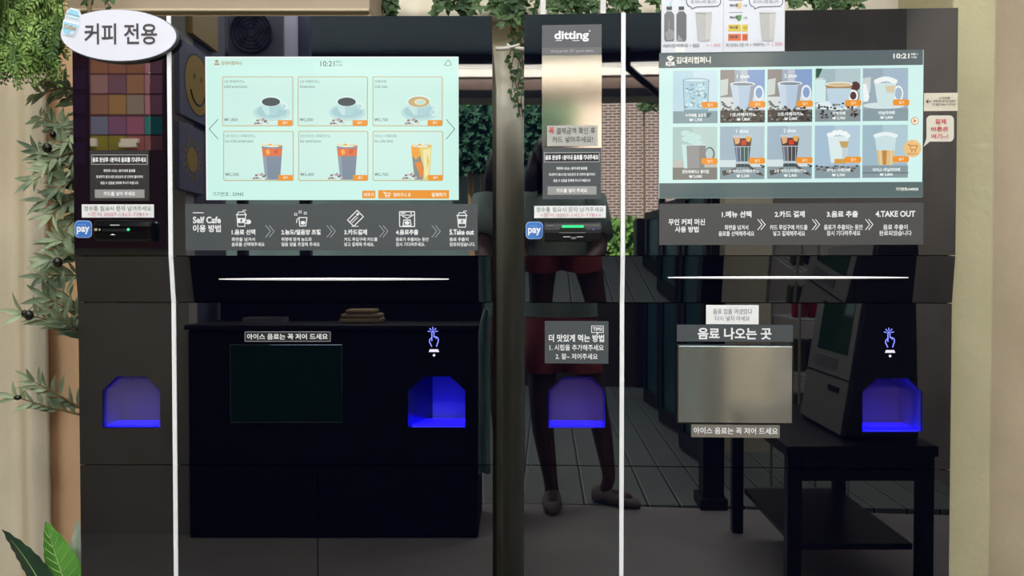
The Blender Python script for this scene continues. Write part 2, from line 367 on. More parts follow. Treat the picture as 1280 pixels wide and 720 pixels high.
def machine(fr, name, label, cfg):
    root = empty(name, fr.o, -fr.th, label, 'vending machine')
    P = fr.pix
    xL, xR = P(cfg['xl'], 345)[0], P(cfg['xr'], 345)[0]
    xs = P(cfg['xs'], 345)[0]
    zt = P(*cfg['top'])[1]; z1 = P(640, Z1)[1]; z2 = P(640, Z2, LOWY)[1]; z3 = P(640, Z3, LOWY)[1]
    fr.b = (xL, xR, xs, zt, z1, z2, z3)
    g_, hg = .0008, .0045     # seam and half of the white strip
    mb = MB(); mb.box(xL + .003, .13, .03, xR - .003, .52, zt - .003, BODY)
    for bx in ((xL + .003, .03, xL + .012, zt - .003), (xR - .012, .03, xR - .003, zt - .003), (xL + .012, .03, xR - .012, .05), (xL + .012, zt - .012, xR - .012, zt - .003)):
        mb.box(bx[0], .0185, bx[1], bx[2], .13, bx[3], BODY)
    for x in (xL + .06, xR - .06):
        for y in (.08, .47): mb.lathe((x, y, 0), [(.02, 0), (.022, .004), (.012, .008), (.012, .031)], BODY, 12)
    mb.build('cabinet', root, bevel=.003)
    # column (left of the strip) and doors (right of it), each a glass slab
    def slope(x0, x1, nm):
        mb = MB(); mb.prism([(x0, 0, z1 - g_), (x0, LOWY, z2 + g_), (x0, LOWY + .007, z2 + g_), (x0, .007, z1 - g_)], (x1 - x0, 0, 0), GLASS); return mb.build(nm, root)
    def slab(x0, z0, x1, za, y, nm, hole=None):
        mb = MB(); slabpoly(mb, fr, rectpts(x0, z0, x1, za), hole, y, .007, GLASS); return mb.build(nm, root)
    cx1, dx0 = xs - hg, xs + hg
    slab(xL, z1 + g_, cx1, zt, 0, 'column_upper_glass'); slope(xL, cx1, 'column_middle_glass')
    ph = [P(u, v, LOWY) for u, v in cfg['pocket_col']]; pm_ = [P(u, v, LOWY) for u, v in cfg['pocket_main']]
    slab(xL, z3 + g_, cx1, z2 - g_, LOWY, 'column_lower_glass', ph)
    slab(dx0, z1 + g_, xR, zt, 0, 'screen_door'); slope(dx0, xR, 'middle_fascia')
    slab(dx0, z3 + g_, xR, z2 - g_, LOWY, 'dispensing_door', pm_)
    slab(xL, .06, cx1, z3 - g_, LOWY, 'column_base_glass')
    if cfg['split']:
        xm = P(cfg['split'], 640, LOWY)[0]; slab(dx0, .06, xm - g_, z3 - g_, LOWY, 'base_door'); slab(xm + g_, .06, xR, z3 - g_, LOWY, 'base_door')
    else: slab(dx0, .06, xR, z3 - g_, LOWY, 'base_door')
    mb = MB()
    for pts in ([(-.0015, zt), (-.0015, z1), (.012, z1), (.012, zt)], [(-.0015, z1), (LOWY - .0015, z2), (LOWY + .012, z2), (.012, z1)], [(LOWY - .0015, z2), (LOWY - .0015, .06), (LOWY + .012, .06), (LOWY + .012, z2)]):
        mb.prism([(xs - hg + .0006, y, z) for y, z in pts], (2 * hg - .0012, 0, 0), WHITE_TRIM)
    mb.build('vertical_trim', root)
    # tapered light bar on the sloping fascia
    u0, u1, vb = cfg['bar']; k = (vb - Z1) / (Z2 - Z1); yb_ = LOWY * k
    pa, pb = P(u0, vb, yb_), P(u1, vb, yb_); mb = MB(); n = 24; path = []; rs = []
    for i in range(n + 1):
        t = i / n; path.append((pa[0] + (pb[0] - pa[0]) * t, yb_ - .001, pa[1])); rs.append(.0026 * math.sin(PI * (0.06 + .88 * t)) ** .55)
    mb.tube(path, rs, pm('white lit bar', 'e6e4e2', .25, 0, 1.5, 'e8e6e6', .35), 8); mb.build('light_bar', root, True)
    pocket(fr, root, cfg['pocket_col'], LOWY, .075, FLAP_MILK if cfg['split'] else FLAP_HAZE, .010, 5.0 if cfg['split'] else 3.0)
    pocket(fr, root, cfg['pocket_main'], LOWY, .095, None if cfg['split'] else FLAP_HAZE, .030, 7.0 if cfg['split'] else 4.5, inset=24 if cfg['split'] else 0)
    touch_icon(fr, root, *cfg['touch'], LOWY, not cfg['split'])
    return root
LM = machine(LF, 'coffee_vending_machine', 'black glass coffee vending machine at left, six cup menu on its mint screen', dict(
    xl=93.5, xr=615.5, xs=214, top=(350, 20), split=397, bar=(274, 561, 349), touch=(542, 424),
    pocket_col=[(146.5, 470.5), (183, 470.5), (200, 488), (200, 535), (128, 535), (128, 488)],
    pocket_main=[(531, 470.5), (563, 470.5), (581.5, 488), (581.5, 535), (510, 535), (510, 488)]))
RM = machine(RF, 'coffee_vending_machine', 'black glass coffee vending machine at right, ten drink photos on its screen', dict(
    xl=655, xr=1194, xs=778.3, top=(660, 18.2), split=None, bar=(835, 1135, 347), touch=(1112, 425),
    pocket_col=[(704, 471), (739, 471), (756.5, 488), (756.5, 535), (685.5, 535), (685.5, 488)],
    pocket_main=[(1096, 473), (1136, 473), (1153, 490), (1153, 540), (1078, 540), (1078, 490)]))

# ---- printed strips, badges, readers
info_column(LF, LM, 112, 187.5, 60, 188, 251)
info_column(RF, RM, 677.5, 752, 69, 185, 249, top=31)
pay_badge(LF, LM, 104.5, 286.5); pay_badge(RF, RM, 668, 288)

def card_reader(fr, root, u0, v0, u1, v1, style):
    d = .022; x0, za = fr.pix(u0, v0, -d); x1, zb = fr.pix(u1, v1, -d); w_ = x1 - x0; h = za - zb
    mb = MB()
    prof = [(0, za - h * .12), (-.008, za), (-d * .7, za), (-d, za - h * .3), (-d, zb + h * .42), (-d * .75, zb), (0, zb)]
    mb.prism([(x0, y, z) for y, z in prof][::-1], (w_, 0, 0), GLOSS_BLACK if style == 'l' else SOFT_BLACK)
    rd = mb.build('card_reader', root, bevel=.003)
    g = G(fr, -d)
    if style == 'l':
        lf = G(fr, -d); lf.rect(u0 + 12, (v0 + v1) / 2 - 2, u1 - 26, (v0 + v1) / 2 + 1.4, pm('slot dark', '010102', .8), 1); lf.build('card_slot', rd)
        mb = MB(); c = fr.pix(u0 + 45, v0 + 12, -d); mb.ball((c[0], -d, c[1]), .0028, pm('green lamp', '021008', .3, 0, 1.45, '2fe08a', 1.3), 12); mb.build('status_lamp', rd, True)
        g.pl([(u0 + 22, v0 + 18.8), (u0 + 25.5, v0 + 17.2), (u0 + 29, v0 + 18.8)], WHITE_INK, 1)
        g.ell(u0 + 4.5, v0 + 12, 2.2, 1.9, pm('brass print', 'a99a7a', .5), 1); g.line([(u0 + 8.5, v0 + 11), (u0 + 10, v0 + 12), (u0 + 8.5, v0 + 13.2)], .7, WHITE_INK, 1)
        g.rect(u0 + 22, v0 + 5.8, u0 + 34, v0 + 7, pm('silver print2', 'b8b8b8', .4), 1)
    else:
        lf = G(fr, -d - .0008); lf.rect(u0 + 22.5, v0 + 3.6, u0 + 49.5, v0 + 6.6, pm('green slot light', '022010', .3, 0, 1.45, '35f08c', 1.25), 1); lf.rect(u0 + 20, v0 + 6.6, u0 + 52, v0 + 10, pm('green slot shade', '06200f', .3), 1); lf.build('card_slot', rd)
        g.rect(u0 + 19, v0 + 12.4, u0 + 52, v0 + 13.4, pm('grey print', '6a6a6a', .5), 1)
        for a, b in ((24, 33), (41, 49)): g.rect(u0 + a, v0 + 17.5, u0 + b, v0 + 18.6, pm('silver print2', 'b8b8b8', .4), 1)
        g.ell(u0 + 37, v0 + 19.5, 3.5, 1.6, pm('grey print', '6a6a6a', .5), 1)
        g.rect(u0 + 3, v0 + 3.5, u0 + 12, v0 + 4.6, pm('grey print', '6a6a6a', .5), 1); g.ell(u0 + 62, v0 + 8.5, 1.2, 1.2, pm('blue print', '5560b8', .5), 1)
    g.build('reader_markings', rd)
card_reader(LF, LM, 115.5, 275, 187.5, 301, 'l')
card_reader(RF, RM, 680, 278, 752.5, 301, 'r')

# ---- instruction plates
def plate_left():
    g = G(LF); g.slab(232, 255, 597, 313, .001, GREY_PLATE); W_ = WHITE_INK
    g.rect(241.5, 265.5, 255, 266.6, W_, 2)
    g.text('Self Cafe', 241.5, 270.8, 276.5, 279.3, W_, .03); g.text('이용 방법', 241.5, 281, 276.5, 290.3, W_, .03)
    cols = [(290, '1.음료 선택', 319.5, '화면을 넘겨서', 319, '음료를 선택해주세요', 331), (352, '2.농도/얼음양 조절', 401, '취향에 맞게 농도와', 390, '얼음 양을 조절해 주세요', 400),
            (430.5, '3.카드결제', 459, '카드 투입구에 카드를', 472, '넣고 결제해 주세요.', 468), (495, '4.음료추출', 523, '음료가 추출되는 동안', 536, '잠시 기다려주세요.', 531.5), (562, '5.Take out', 592.5, '음료 추출이', 585.5, '완료되었습니다.', 594)]
    for u, a, ua, b, ub, c, uc in cols:
        g.text(a, u, 286.8, ua, 293.6, W_, .035); g.text(b, u, 296.8, ub, 301.6, W_, .02); g.text(c, u, 303, uc, 308, W_, .02)
    ch = pm('grey chevron print', 'a4a8aa', .5)
    for u in (332.5, 409, 474.5, 540): chevron(g, u, 282, 296.5, ch)
    d = GREY_PLATE
    def cup(u, v, hand):
        g.line([(u - 7.5, v - 5), (u + 5.5, v - 5)], 1.3, W_, 2); g.line([(u - 6, v - 5.5), (u - 4.5, v - 8.5), (u + 3, v - 8.5), (u + 4.5, v - 5.5)], 1.1, W_, 2)
        g.line([(u + .5, v - 8.5), (u + 1.5, v - 10.6), (u + 5, v - 10.6)], 1, W_, 2)
        g.line([(u - 6.4, v - 4), (u - 5.4, v + 9.6), (u + 3.4, v + 9.6), (u + 4.4, v - 4)], 1.1, W_, 2); g.rect(u - 5.4, v - .8, u + 3.4, v + 5.4, W_, 2)
        g.text('?' if hand else 'o', u - 2.4, v + .3, u + .6, v + 4.4, d, .03, 3)
        if hand: g.ell(u + 7.5, v + 4, 4, 3, W_, 3, 10); g.pl([(u + 1.5, v + 3.2), (u + 6, v + 2), (u + 6, v + 5)], W_, 3)
    cup(303, 273.5, True); cup(578.5, 274.5, False)
    g.line([(374, 272), (375, 282.5), (382.5, 282.5), (384, 272)], 1.2, W_, 2, True); g.ell(379, 278.5, 3, 2.4, W_, 2, 12); g.line([(374, 272), (371.5, 274.5), (371, 278.5)], 1.1, W_, 2)
    for u, v in ((370, 268), (375.5, 265), (382, 266.5)): g.frame(u - 1.9, v - 1.7, u + 1.9, v + 1.7, .9, W_, 2)
    c = (444.5, 273)
    def rot(pts, a=-45): a = math.radians(a); return [(c[0] + x * math.cos(a) - y * math.sin(a), c[1] + x * math.sin(a) + y * math.cos(a)) for x, y in pts]
    g.line(rot([(-8.5, -5.5), (8.5, -5.5), (8.5, 5.5), (-8.5, 5.5)]), 1.2, W_, 2, True); g.line(rot([(-8, -1.5), (2.5, -1.5)]), 1.3, W_, 2); g.line(rot([(-7, 1.2), (3, 1.2)]), .9, W_, 2); g.pl(rot([(4, -3), (7, -3), (7, 0), (4, 0)]), W_, 2); g.line([(440, 283), (448, 283)], .9, W_, 2)
    g.frame(499, 264, 519, 284, 1.3, W_, 2); g.line([(500, 269), (518, 269)], 1, W_, 2); g.line([(503, 270), (509, 273), (515, 270)], 1.2, W_, 2); g.line([(504, 282), (505, 275), (513, 275), (514, 282)], 1.3, W_, 2, True); g.ell(509, 278.6, 3, 2.4, W_, 2, 12); g.rect(501, 265.8, 507, 267.2, W_, 2); g.ell(514, 266.6, 1, 1, W_, 2, 8)
    g.build('instruction_plate', LM)
plate_left()
def plate_right():
    g = G(RF); g.slab(824, 254.2, 1154, 306, .001, pm('grey printed plate2', '4b4a49', .5)); W_ = WHITE_INK
    def row(s_, u0, v0, u1, v1, b=.03): g.text(s_, u0, v0 - (u0 - 900) * .004, u1, v1 - (u0 - 900) * .004, W_, b)
    row('무인 커피 머신', 835.5, 273.3, 881, 281.3); row('사용 방법', 843.5, 282.8, 873, 290.4)
    row('1.메뉴 선택', 902, 264, 939, 272); row('화면을 넘겨서', 905.5, 281.3, 935, 287.6, .02); row('음료를 선택해주세요', 898, 289, 942.5, 295.2, .02)
    row('2.카드 결제', 968, 264, 1005.5, 272); row('카드 투입구에 카드를', 962, 281.3, 1009, 287.8, .02); row('넣고 결제해주세요', 966, 289, 1006, 295.4, .02)
    row('3.음료 추출', 1033, 264.2, 1072, 272.2); row('음료가 추출되는 동안', 1029.5, 281.2, 1078, 287.8, .02); row('잠시 기다려주세요', 1033, 288.8, 1075, 295.2, .02)
    row('4.TAKE OUT', 1094, 264.4, 1143.5, 272); row('음료 추출이', 1103.5, 281.4, 1134, 288, .02); row('완료되었습니다', 1098.5, 289, 1139, 295.4, .02)
    for u in (947, 1015, 1081.5): chevron(g, u, 274.3, 287.2, W_, 1.0, 5.2)
    g.build('instruction_plate', RM)
plate_right()

# ---- left touch screen
def tile_frame(g, u0, v0, u1, v1):
    gold = scr('c9a868'); r = 2.4
    g.rrect(u0, v0, u1, v1, r, gold, 2); g.rrect(u0 + .9, v0 + .9, u1 - .9, v1 - .9, r - .6, scr('d2f6ec'), 3)
DK = scr('5c6b70'); TXT = scr('68807c')
def screen_left():
    g = G(LF); g.slab(257.5, 71, 573.3, 250, .0012, scr('f2fffb')); g.rect(259.5, 73, 573, 250, scr('d3fbf0'), 1)
    sc_ = g.build('touch_screen', LM); B = .0012 / DL + 1
    def gg(): q = G(LF); q.base = B; return q
    g = gg(); gold = scr('b7a884'); dark = scr('4a555c')
    g.ell(271.5, 77, 2.2, 1.8, gold); g.rect(268.3, 79.5, 275, 81.8, gold); g.text('김대리컴퍼니', 277, 76.8, 302.5, 81.8, gold, .03); g.build('brand_mark', sc_); g = gg()
    g.text('10:21', 401, 76.6, 418.5, 83.2, dark, .0); g.text('8월11', 420, 76, 428, 79, TXT, .0); g.text('수요일', 420, 80.4, 428, 83, TXT, .0); g.build('clock_text', sc_); g = gg()
    g.line([(556, 81.5), (558, 78), (560.5, 75.5), (563, 78), (564, 81.5), (560, 82.5)], .7, TXT, 2, True)
    g.build('home_icon', sc_)
    g = gg(); g.line([(273, 149.5), (262, 161.5), (273, 174)], .8, DK); g.build('page_arrow', sc_)
    g = gg(); g.line([(558, 149.5), (568.5, 161.5), (558, 174)], .8, DK); g.build('page_arrow', sc_)
    g = gg(); g.text('기기번호 : 03942', 266.5, 240, 305, 245.6, TXT, .01); g.build('device_number', sc_)
    org = scr('f39a2c')
    g = gg(); g.rrect(453, 238.4, 469.5, 248, .8, org); g.text('비우기', 455.5, 241, 467.5, 246, scr('fff4d8'), .03); g.build('clear_button', sc_)
    g = gg(); g.rrect(473, 237.8, 561.5, 248.5, .8, org); wh = scr('fffbe6')
    g.line([(479.5, 240.4), (481, 240.4), (482.2, 244.6), (487, 244.6), (488, 241.6), (481.6, 241.6)], 1, wh, 2); g.ell(483, 246.3, .8, .8, wh, 2, 8); g.ell(486.4, 246.3, .8, .8, wh, 2, 8)
    g.text('장바구니', 492, 241, 508, 246.2, wh, .02); g.text('0', 510.5, 241.3, 513.2, 246, wh, .02); g.text('결제하기', 539.5, 241, 557.5, 246.2, wh, .03); g.build('pay_button', sc_)
    names = [('1샷 아메리카노', 'mild americano', '₩1,800', 0, 26, 29), ('2샷 아메리카노', 'Americano', '₩2,000', 0, 25, 19), ('카페라떼', 'Cafe latte', '₩2,700', 1, 14, 16),
             ('1샷 아이스 아메리카노', 'Ice mild americano', '₩2,200', 2, 38, 35), ('2샷 아이스 아메리카노', 'Ice americano', '₩2,400', 2, 38, 26), ('아이스 카페라떼', 'Ice cafe latte', '₩2,700', 3, 27, 23)]
    for i, (a, b, p, kind, wa, wb) in enumerate(names):
        c, r = i % 3, i // 3; u0 = (278.3, 372.6, 466)[c] + r * 1.4 * (2 - c) / 2; u1 = (367, 460, 553.5)[c] + r * .6; v0 = (96, 164)[r]; v1 = (158, 226.3)[r]
        g = gg(); tile_frame(g, u0, v0, u1, v1)
        g.text(a, u0 + 2.6, v0 + 4.6, u0 + 2.6 + wa, v0 + 8.2, TXT, .0, 4); g.text(b, u0 + 2.6, v0 + 10.6, u0 + 2.6 + wb, v0 + 14.4, TXT, .0, 4); g.text(p, u0 + 2.6, v1 - 10, u0 + 19.5, v1 - 5.6, DK, .0, 4)
        if kind < 2:
            du = u0 + (61.5 if kind == 0 else 58); v = v0 + 31.5
            g.ell(du + .5, v + 13.5, 23, 10.5, scr('bfe3e2'), 4, 28); g.ell(du + .5, v + 12.5, 19, 8, scr('a9d3d6'), 5, 28)
            g.ell(du + 15.5 + (2 if kind else 0), v + 6 + (7 if kind else 0), 5.4, 4.8, scr('e6fbf6'), 5, 16); g.ell(du + 15.5 + (2 if kind else 0), v + 6 + (7 if kind else 0), 3.4, 2.8, scr('bfe3e2'), 6, 16)
            rw = 13 if kind == 0 else 15
            g.pl([(du - rw, v), (du + rw, v), (du + rw * .86, v + 9), (du + 6, v + 17), (du - 6, v + 17), (du - rw * .86, v + 9)], scr('b3d9dc'), 7)
            g.pl([(du - rw, v), (du - 2, v), (du - 2, v + 17), (du - 6, v + 17), (du - rw * .86, v + 9)], scr('c8eae8'), 8)
            g.ell(du, v, rw, 6.4 if kind == 0 else 7.6, scr('e9fffa'), 9, 24); g.ell(du, v + .6, rw - 1.6, 5.4 if kind == 0 else 6.6, scr('47555a' if kind == 0 else 'cdb57e'), 10, 24)
            if kind: g.ell(du + 1.5, v + .8, 7.2, 3.9, scr('efe6c8'), 11, 16); g.ell(du + 2, v + 1.4, 4.8, 2.7, scr('c4e6dd'), 12, 12)
        else:
            ul, ur = u0 + 48, u0 + 74; v = v0 + 18; top = scr('e9d9a8')
            lay = 4
            g.pl([(ul, v), (ur, v), (ur - 3, v1 - 1.4), (ul + 4.5, v1 - 1.4)], scr('7f8fa0' if kind == 2 else 'e8d47a'), lay)
            if kind == 2:
                g.pl([(ul + .3, v + 4), (ur - .3, v + 4), (ur - 1, v + 13), (ul + 1.6, v + 14)], scr('e4763f'), 5); g.pl([(ul + 5, v + 7), (ul + 9, v + 4.5), (ul + 11, v + 10), (ul + 7, v + 12.5)], scr('f8b25a'), 6); g.pl([(ul + 15, v + 6), (ul + 21, v + 5), (ul + 20, v + 10), (ul + 16, v + 11)], scr('d85a38'), 6)
                g.pl([(ul + 2.3, v + 14), (ul + 6, v + 13.7), (ul + 8, v1 - 1.4), (ul + 4.5, v1 - 1.4)], scr('93a3b0'), 6)
            else:
                g.pl([(ul, v), (ul + 8, v), (ul + 16, v1 - 16), (ul + 15, v1 - 1.4), (ul + 4.5, v1 - 1.4), (ul + 2, v + 20)], scr('8d8f88'), 5)
                g.pl([(ul, v), (ul + 10, v), (ul + 12, v + 12), (ul + 6, v + 18), (ul + 1, v + 12)], scr('f5a83c'), 6); g.pl([(ul + 5, v + 22), (ul + 13, v + 20), (ul + 16, v1 - 12), (ul + 13, v1 - 2), (ul + 9, v + 32)], scr('ec8c34'), 6); g.pl([(ul + 15, v + 6), (ur - 1, v + 4), (ur - 4, v1 - 8), (ul + 17, v1 - 3)], scr('f6ecb0'), 6); g.pl([(ul + 20, v + 10), (ul + 23, v + 20), (ul + 20, v1 - 14)], scr('e8cf5a'), 7)
            g.ell((ul + ur) / 2, v, 13, 2.6, scr('eaf6e4'), 8, 20)
            for k in range(6): g.ell(ul + 3 + k * 4, v + (k % 2) * 1.2 - .6, 2.6, 1.3, scr(('f2e3a4', 'cfe0d2', 'e8b45a')[k % 3]), 9, 8)
        bu = u0 + 48 if kind < 2 else u0 + 45
        for k in range(11): g.ell(bu - 6 + (k * 37 % 17) , v1 - 2.6 - (k * 23 % 8) * (1 - abs((k * 37 % 17) - 8) / 12), 1.9, 1.3, scr(('b5a0a0', '8d7676', 'd8c8c8')[k % 3]), 11, 8)
        g.rect(u1 - 18.6, v1 - 7, u1 - .6, v1 - .4, org, 12); g.text('담기', u1 - 12, v1 - 5.4, u1 - 7, v1 - 2.2, wh, .03, 13)
        g.build('menu_tile', sc_)
screen_left()

# ---- right touch screen
def screen_right():
    top, bot = 64.5, 247.3
    g = G(RF); g.slab(823.8, top, 1153.2, bot, .0012, scr('d9fbf6')); sc_ = g.build('touch_screen', RM); B = .0012 / DL + 1
    def gg(): q = G(RF); q.base = B; return q
    def sl(u): return (u - 988) * -.0105     # the rows run up slightly to the right in the photograph
    bar = scr('5f6d70'); wh = scr('fffdf2')
    g = gg(); g.rect(823.8, top, 1153.2, top + 19, bar)
    g.ell(837.8, 72.7, 4.4, 2.5, wh, 2, 14); g.pl([(833.4, 73), (842.3, 73), (838.5, 77), (836.5, 77)], wh, 2); g.line([(836, 71.5), (838, 73.5), (841.5, 70.5)], .8, bar, 3)
    g.text('KDR', 832, 77.6, 844, 82.8, wh, .05); g.text('김대리컴퍼니', 845, 71.3, 888, 79.8, wh, .03)
    g.text('10:21', 1116, 67.2, 1136, 73.6, wh, .025); g.text('8월11', 1138, 66.6, 1146.5, 69.4, wh, .02); g.text('수요일', 1138, 70.6, 1145, 73.4, wh, .02); g.build('screen_header', sc_)
    g = gg(); g.rect(823.8, bot - 19, 1153.2, bot, scr('5d6f70')); g.text('기기번호:A40028', 1119, 234.4, 1147, 238.6, wh, .03); g.build('screen_footer', sc_)
    data = [('누리배불 얼음컵', '₩ 1,700', 'ice'), ('1샷 아메리카노', '₩ 1,800', 'mug1'), ('2샷 아메리카노', '₩ 2,000', 'mug2'), ('카페라떼', '₩ 2,700', 'latte'), ('바닐라라떼', '₩ 2,800', 'cream'),
            ('콘트라베이스 종이컵', '₩ 2,000', 'grey'), ('1샷 아이스아메리카노', '₩ 2,200', 'glass1'), ('2샷 아이스아메리카노', '₩ 2,400', 'glass2'), ('아이스 카페라떼', '₩ 2,700', 'milk'), ('아이스 바닐라라떼', '₩ 2,800', 'foam')]
    org = scr('f59a2e'); U0 = [841, 900, 959, 1018.3, 1077.8]; UW = 55.5
    for i, (nm, pr, kd) in enumerate(data):
        c, r = i % 5, i // 5; u0 = U0[c] - r * .4; u1 = u0 + UW + (1 if c > 2 else 0); um = (u0 + u1) / 2; dv = sl(um); v0 = (87 if r == 0 else 157.6) + dv * (1.2 if r == 0 else 1); v1 = v0 + 66; h = v1 - v0
        g = gg(); bgc = {'ice': ('c6e3ee', 'd6eef6'), 'mug1': ('a9b4c4', 'c4cbd6'), 'mug2': ('a9b4c4', 'c4cbd6'), 'latte': ('a9bfc4', 'b9ced2'), 'cream': ('9fb2be', 'a9bfd0'), 'grey': ('b3cfca', 'bfdad4'), 'glass1': ('a7bccb', 'b7cbd6'), 'glass2': ('a7bccb', 'b7cbd6'), 'milk': ('a9c4d8', 'b9d2e2'), 'foam': ('a3c0cc', 'b4d0d8')}[kd]
        g.rect(u0, v0, u1, v1, scr(bgc[0])); g.rect(u0 + UW * .45, v0, u1, v0 + h * .72, scr(bgc[1]), 2)
        tbl = {'ice': '8fa6ac', 'grey': '85857e', 'mug1': '544c47', 'mug2': '544c47', 'latte': '8b979a', 'cream': '8fa2a8'}.get(kd, '8b9ea4')
        if kd in ('mug1', 'mug2'):
            g.rect(u0, v0, u0 + 18, v0 + 34, scr('9a948e'), 2); g.rect(u0 + 34, v0, u1, v0 + 30, scr('8ba6d2'), 3); g.rect(u0, v0 + 34, u1, v0 + h * .76, scr('dcE4e2'.lower()), 3)
        g.rect(u0, v0 + h * .77, u1, v1, scr(tbl), 4)
        W_ = scr('e8f4f8'); W2 = scr('bcd0e4'); W3 = scr('f7fdfc')
        if kd in ('mug1', 'mug2', 'latte', 'cream'):
            g.pl([(u0, v0 + 13), (u0 + 10, v0 + 11), (u0 + 9, v0 + 31), (u0, v0 + 33)], scr('d3dcd8'), 4)
        if kd in ('mug1', 'mug2'):
            a, b = u0 + 12, u0 + 43; t = v0 + 18
            g.ell(b + 5, t + 11, 6.5, 9.5, W_, 5, 20); g.ell(b + 5, t + 11, 4.2, 6.6, scr('8ba6d2'), 6, 20)
            g.pl([(a, t), (b, t), (b - 4, t + 27), (b - 7, t + 31), (a + 9, t + 31), (a + 5, t + 27)], W2, 7); g.pl([(a, t), (a + 10, t), (a + 12, t + 31), (a + 9, t + 31), (a + 5, t + 27)], scr('cfdeee'), 8); g.pl([(b - 5, t), (b, t), (b - 4, t + 27), (b - 7, t + 31), (b - 9, t + 31)], scr('9fa6b0'), 8)
            g.ell((a + b) / 2, t, 15.5, 2.7, W3, 9, 20); g.ell((a + b) / 2, t + .4, 13.4, 1.9, scr('8796a2'), 10, 20)
            rg = random.Random(5)
            for k in range(70): fx = rg.random(); g.ell(u0 + 2 + fx * (UW - 4), v0 + h * .70 + rg.random() * h * .27, 1.3 + rg.random(), 1 + rg.random() * .6, scr(('3b3734', '5a504a', '8d9a94', '2a2624', '776a60')[k % 5]), 11, 7)
            for k in range(12): g.ell(u0 + 2 + (k * 5 % 13), v0 + h * .62 + (k * 3 % 7), 1.9, 1.2, scr(('55585a', 'dde6e6', '777c80')[k % 3]), 11, 7)
            g.text('1 shot' if kd == 'mug1' else '2 shot', u0 + 20, v0 + 6.3, u0 + 36, v0 + 11, W3, .03, 12)
        elif kd == 'ice':
            a, b, t, e = u0 + 12.5, u0 + 44.5, v0 + 12.5, v0 + 50
            g.pl([(a, t), (b, t), (b - 1.5, e), (a + 1.5, e)], scr('b9dbe6'), 5); g.ell((a + b) / 2, t, 16, 2.6, scr('7f97a6'), 6, 24); g.ell((a + b) / 2, t + .2, 15, 1.9, scr('d9f2f8'), 7, 24)
            rg = random.Random(3)
            for k in range(70): g.ell(a + 3 + rg.random() * 26, t + 5 + rg.random() * 30, 1.2 + rg.random() * 1.6, 1 + rg.random(), scr(('9fc0cc', 'cfeaf2', '86a8b6', 'e6f8fb')[k % 4]), 8, 5)
            g.rect(a + 1.4, e - 1, b - 1.4, e + 3.5, scr('86a6b2'), 7); g.line([(a, t), (a + 1.5, e)], .8, scr('86a0ae'), 9); g.line([(b, t), (b - 1.5, e)], .8, scr('86a0ae'), 9)
            g.pl([(a + 6, e + 3), (b + 4, e + 3), (b, e + 9), (a + 26, e + 9)], scr('5d7278'), 5)
        elif kd == 'latte':
            a, b, t = u0 + 12, u0 + 46, v0 + 20
            g.pl([(u0 + 1, v0), (u0 + 9, v0), (u0 + 4, v0 + 11), (u0 + 1, v0 + 12)], scr('2f5a44'), 5); g.ell(u0 + 50, v0 + 22, 6, 6, scr('5a3438'), 5, 10); g.ell(u0 + 48, v0 + 34, 7, 8, scr('7a4c44'), 4, 12); g.rect(u0, v0 + 14, u0 + 13, v0 + 42, scr('d9f1f2'), 5)
            g.ell(u0 + 27, v0 + 46, 27, 6, scr('e4f4f6'), 6, 24)
            g.ell(b + 1, t + 14, 6.5, 7.5, W3, 7, 18); g.ell(b + 1, t + 14, 4, 5, scr('5a3a3c'), 8, 18)
            g.pl([(a, t), (b, t), (b - 6, t + 22), (b - 10, t + 29), (a + 10, t + 29), (a + 4, t + 20)], W2, 9); g.pl([(a, t), (b, t), (b - 2, t + 7), (a + 2, t + 7)], scr('b08d5c'), 10); g.pl([(a + 2, t + 5), (b - 2, t + 5), (b - 6, t + 22), (b - 10, t + 29), (a + 10, t + 29), (a + 4, t + 20)], scr('c5dbe8'), 11); g.ell((a + b) / 2, t, 17, 3, scr('f0efe2'), 12, 20); g.ell((a + b) / 2, t + .5, 14.5, 2, scr('d9c294'), 13, 20)
            rg = random.Random(8)
            for k in range(64): g.ell(u0 + 3 + rg.random() * 50, v0 + h * .66 + rg.random() * h * .28, 1.2 + rg.random(), 1 + rg.random() * .5, scr(('3b3434', '6a5a54', '8d8a86', '2a2426')[k % 4]), 14, 7)
        elif kd == 'cream':
            a, b, t = u0 + 14, u0 + 42, v0 + 19
            g.pl([(u0, v0 + 20), (u0 + 4, v0 + 20), (u0 + 8, v0 + 36), (u0 + 6, v0 + 42), (u0, v0 + 42)], W3, 5); g.ell(u0 + 26, v0 + 47, 26, 4, scr('dcecee'), 5, 24)
            g.ell(b + 2, t + 13, 6.2, 10, W3, 6, 18); g.ell(b + 2, t + 13, 4.4, 7.6, scr('a9bfd0'), 7, 18)
            g.pl([(a, t), (b - 1, t), (b - 3, t + 20), (b - 5, t + 30), (a + 5, t + 30), (a + 3, t + 20)], scr('d6ecea'), 8); g.pl([(b - 15, t + 4), (b - 2, t + 3), (b - 4, t + 12), (b - 13, t + 12)], scr('dfcfb0'), 9)
            for k in range(7): g.ell(a + 3 + k * 3.6, t - 1 - 4 * math.sin(PI * (k + .5) / 7), 4, 3.2, W3, 10, 10)
        elif kd == 'grey':
            a, b, t = u0 + 13, u0 + 41, v0 + 23
            for k in range(6): g.ell(u0 + 16 + (k * 7 % 20), v0 + 8 + k * 2.4, 6, 3.6, scr('c9ece6'), 3, 12)
            g.rect(u0, v0 + 42, u1, v0 + 51, scr('c5c6bc'), 3)
            g.ell(b + 5, t + 11, 6.4, 8.8, scr('5d6a70'), 5, 20); g.ell(b + 4.6, t + 11, 4.8, 7.2, scr('b9d4ce'), 6, 20)
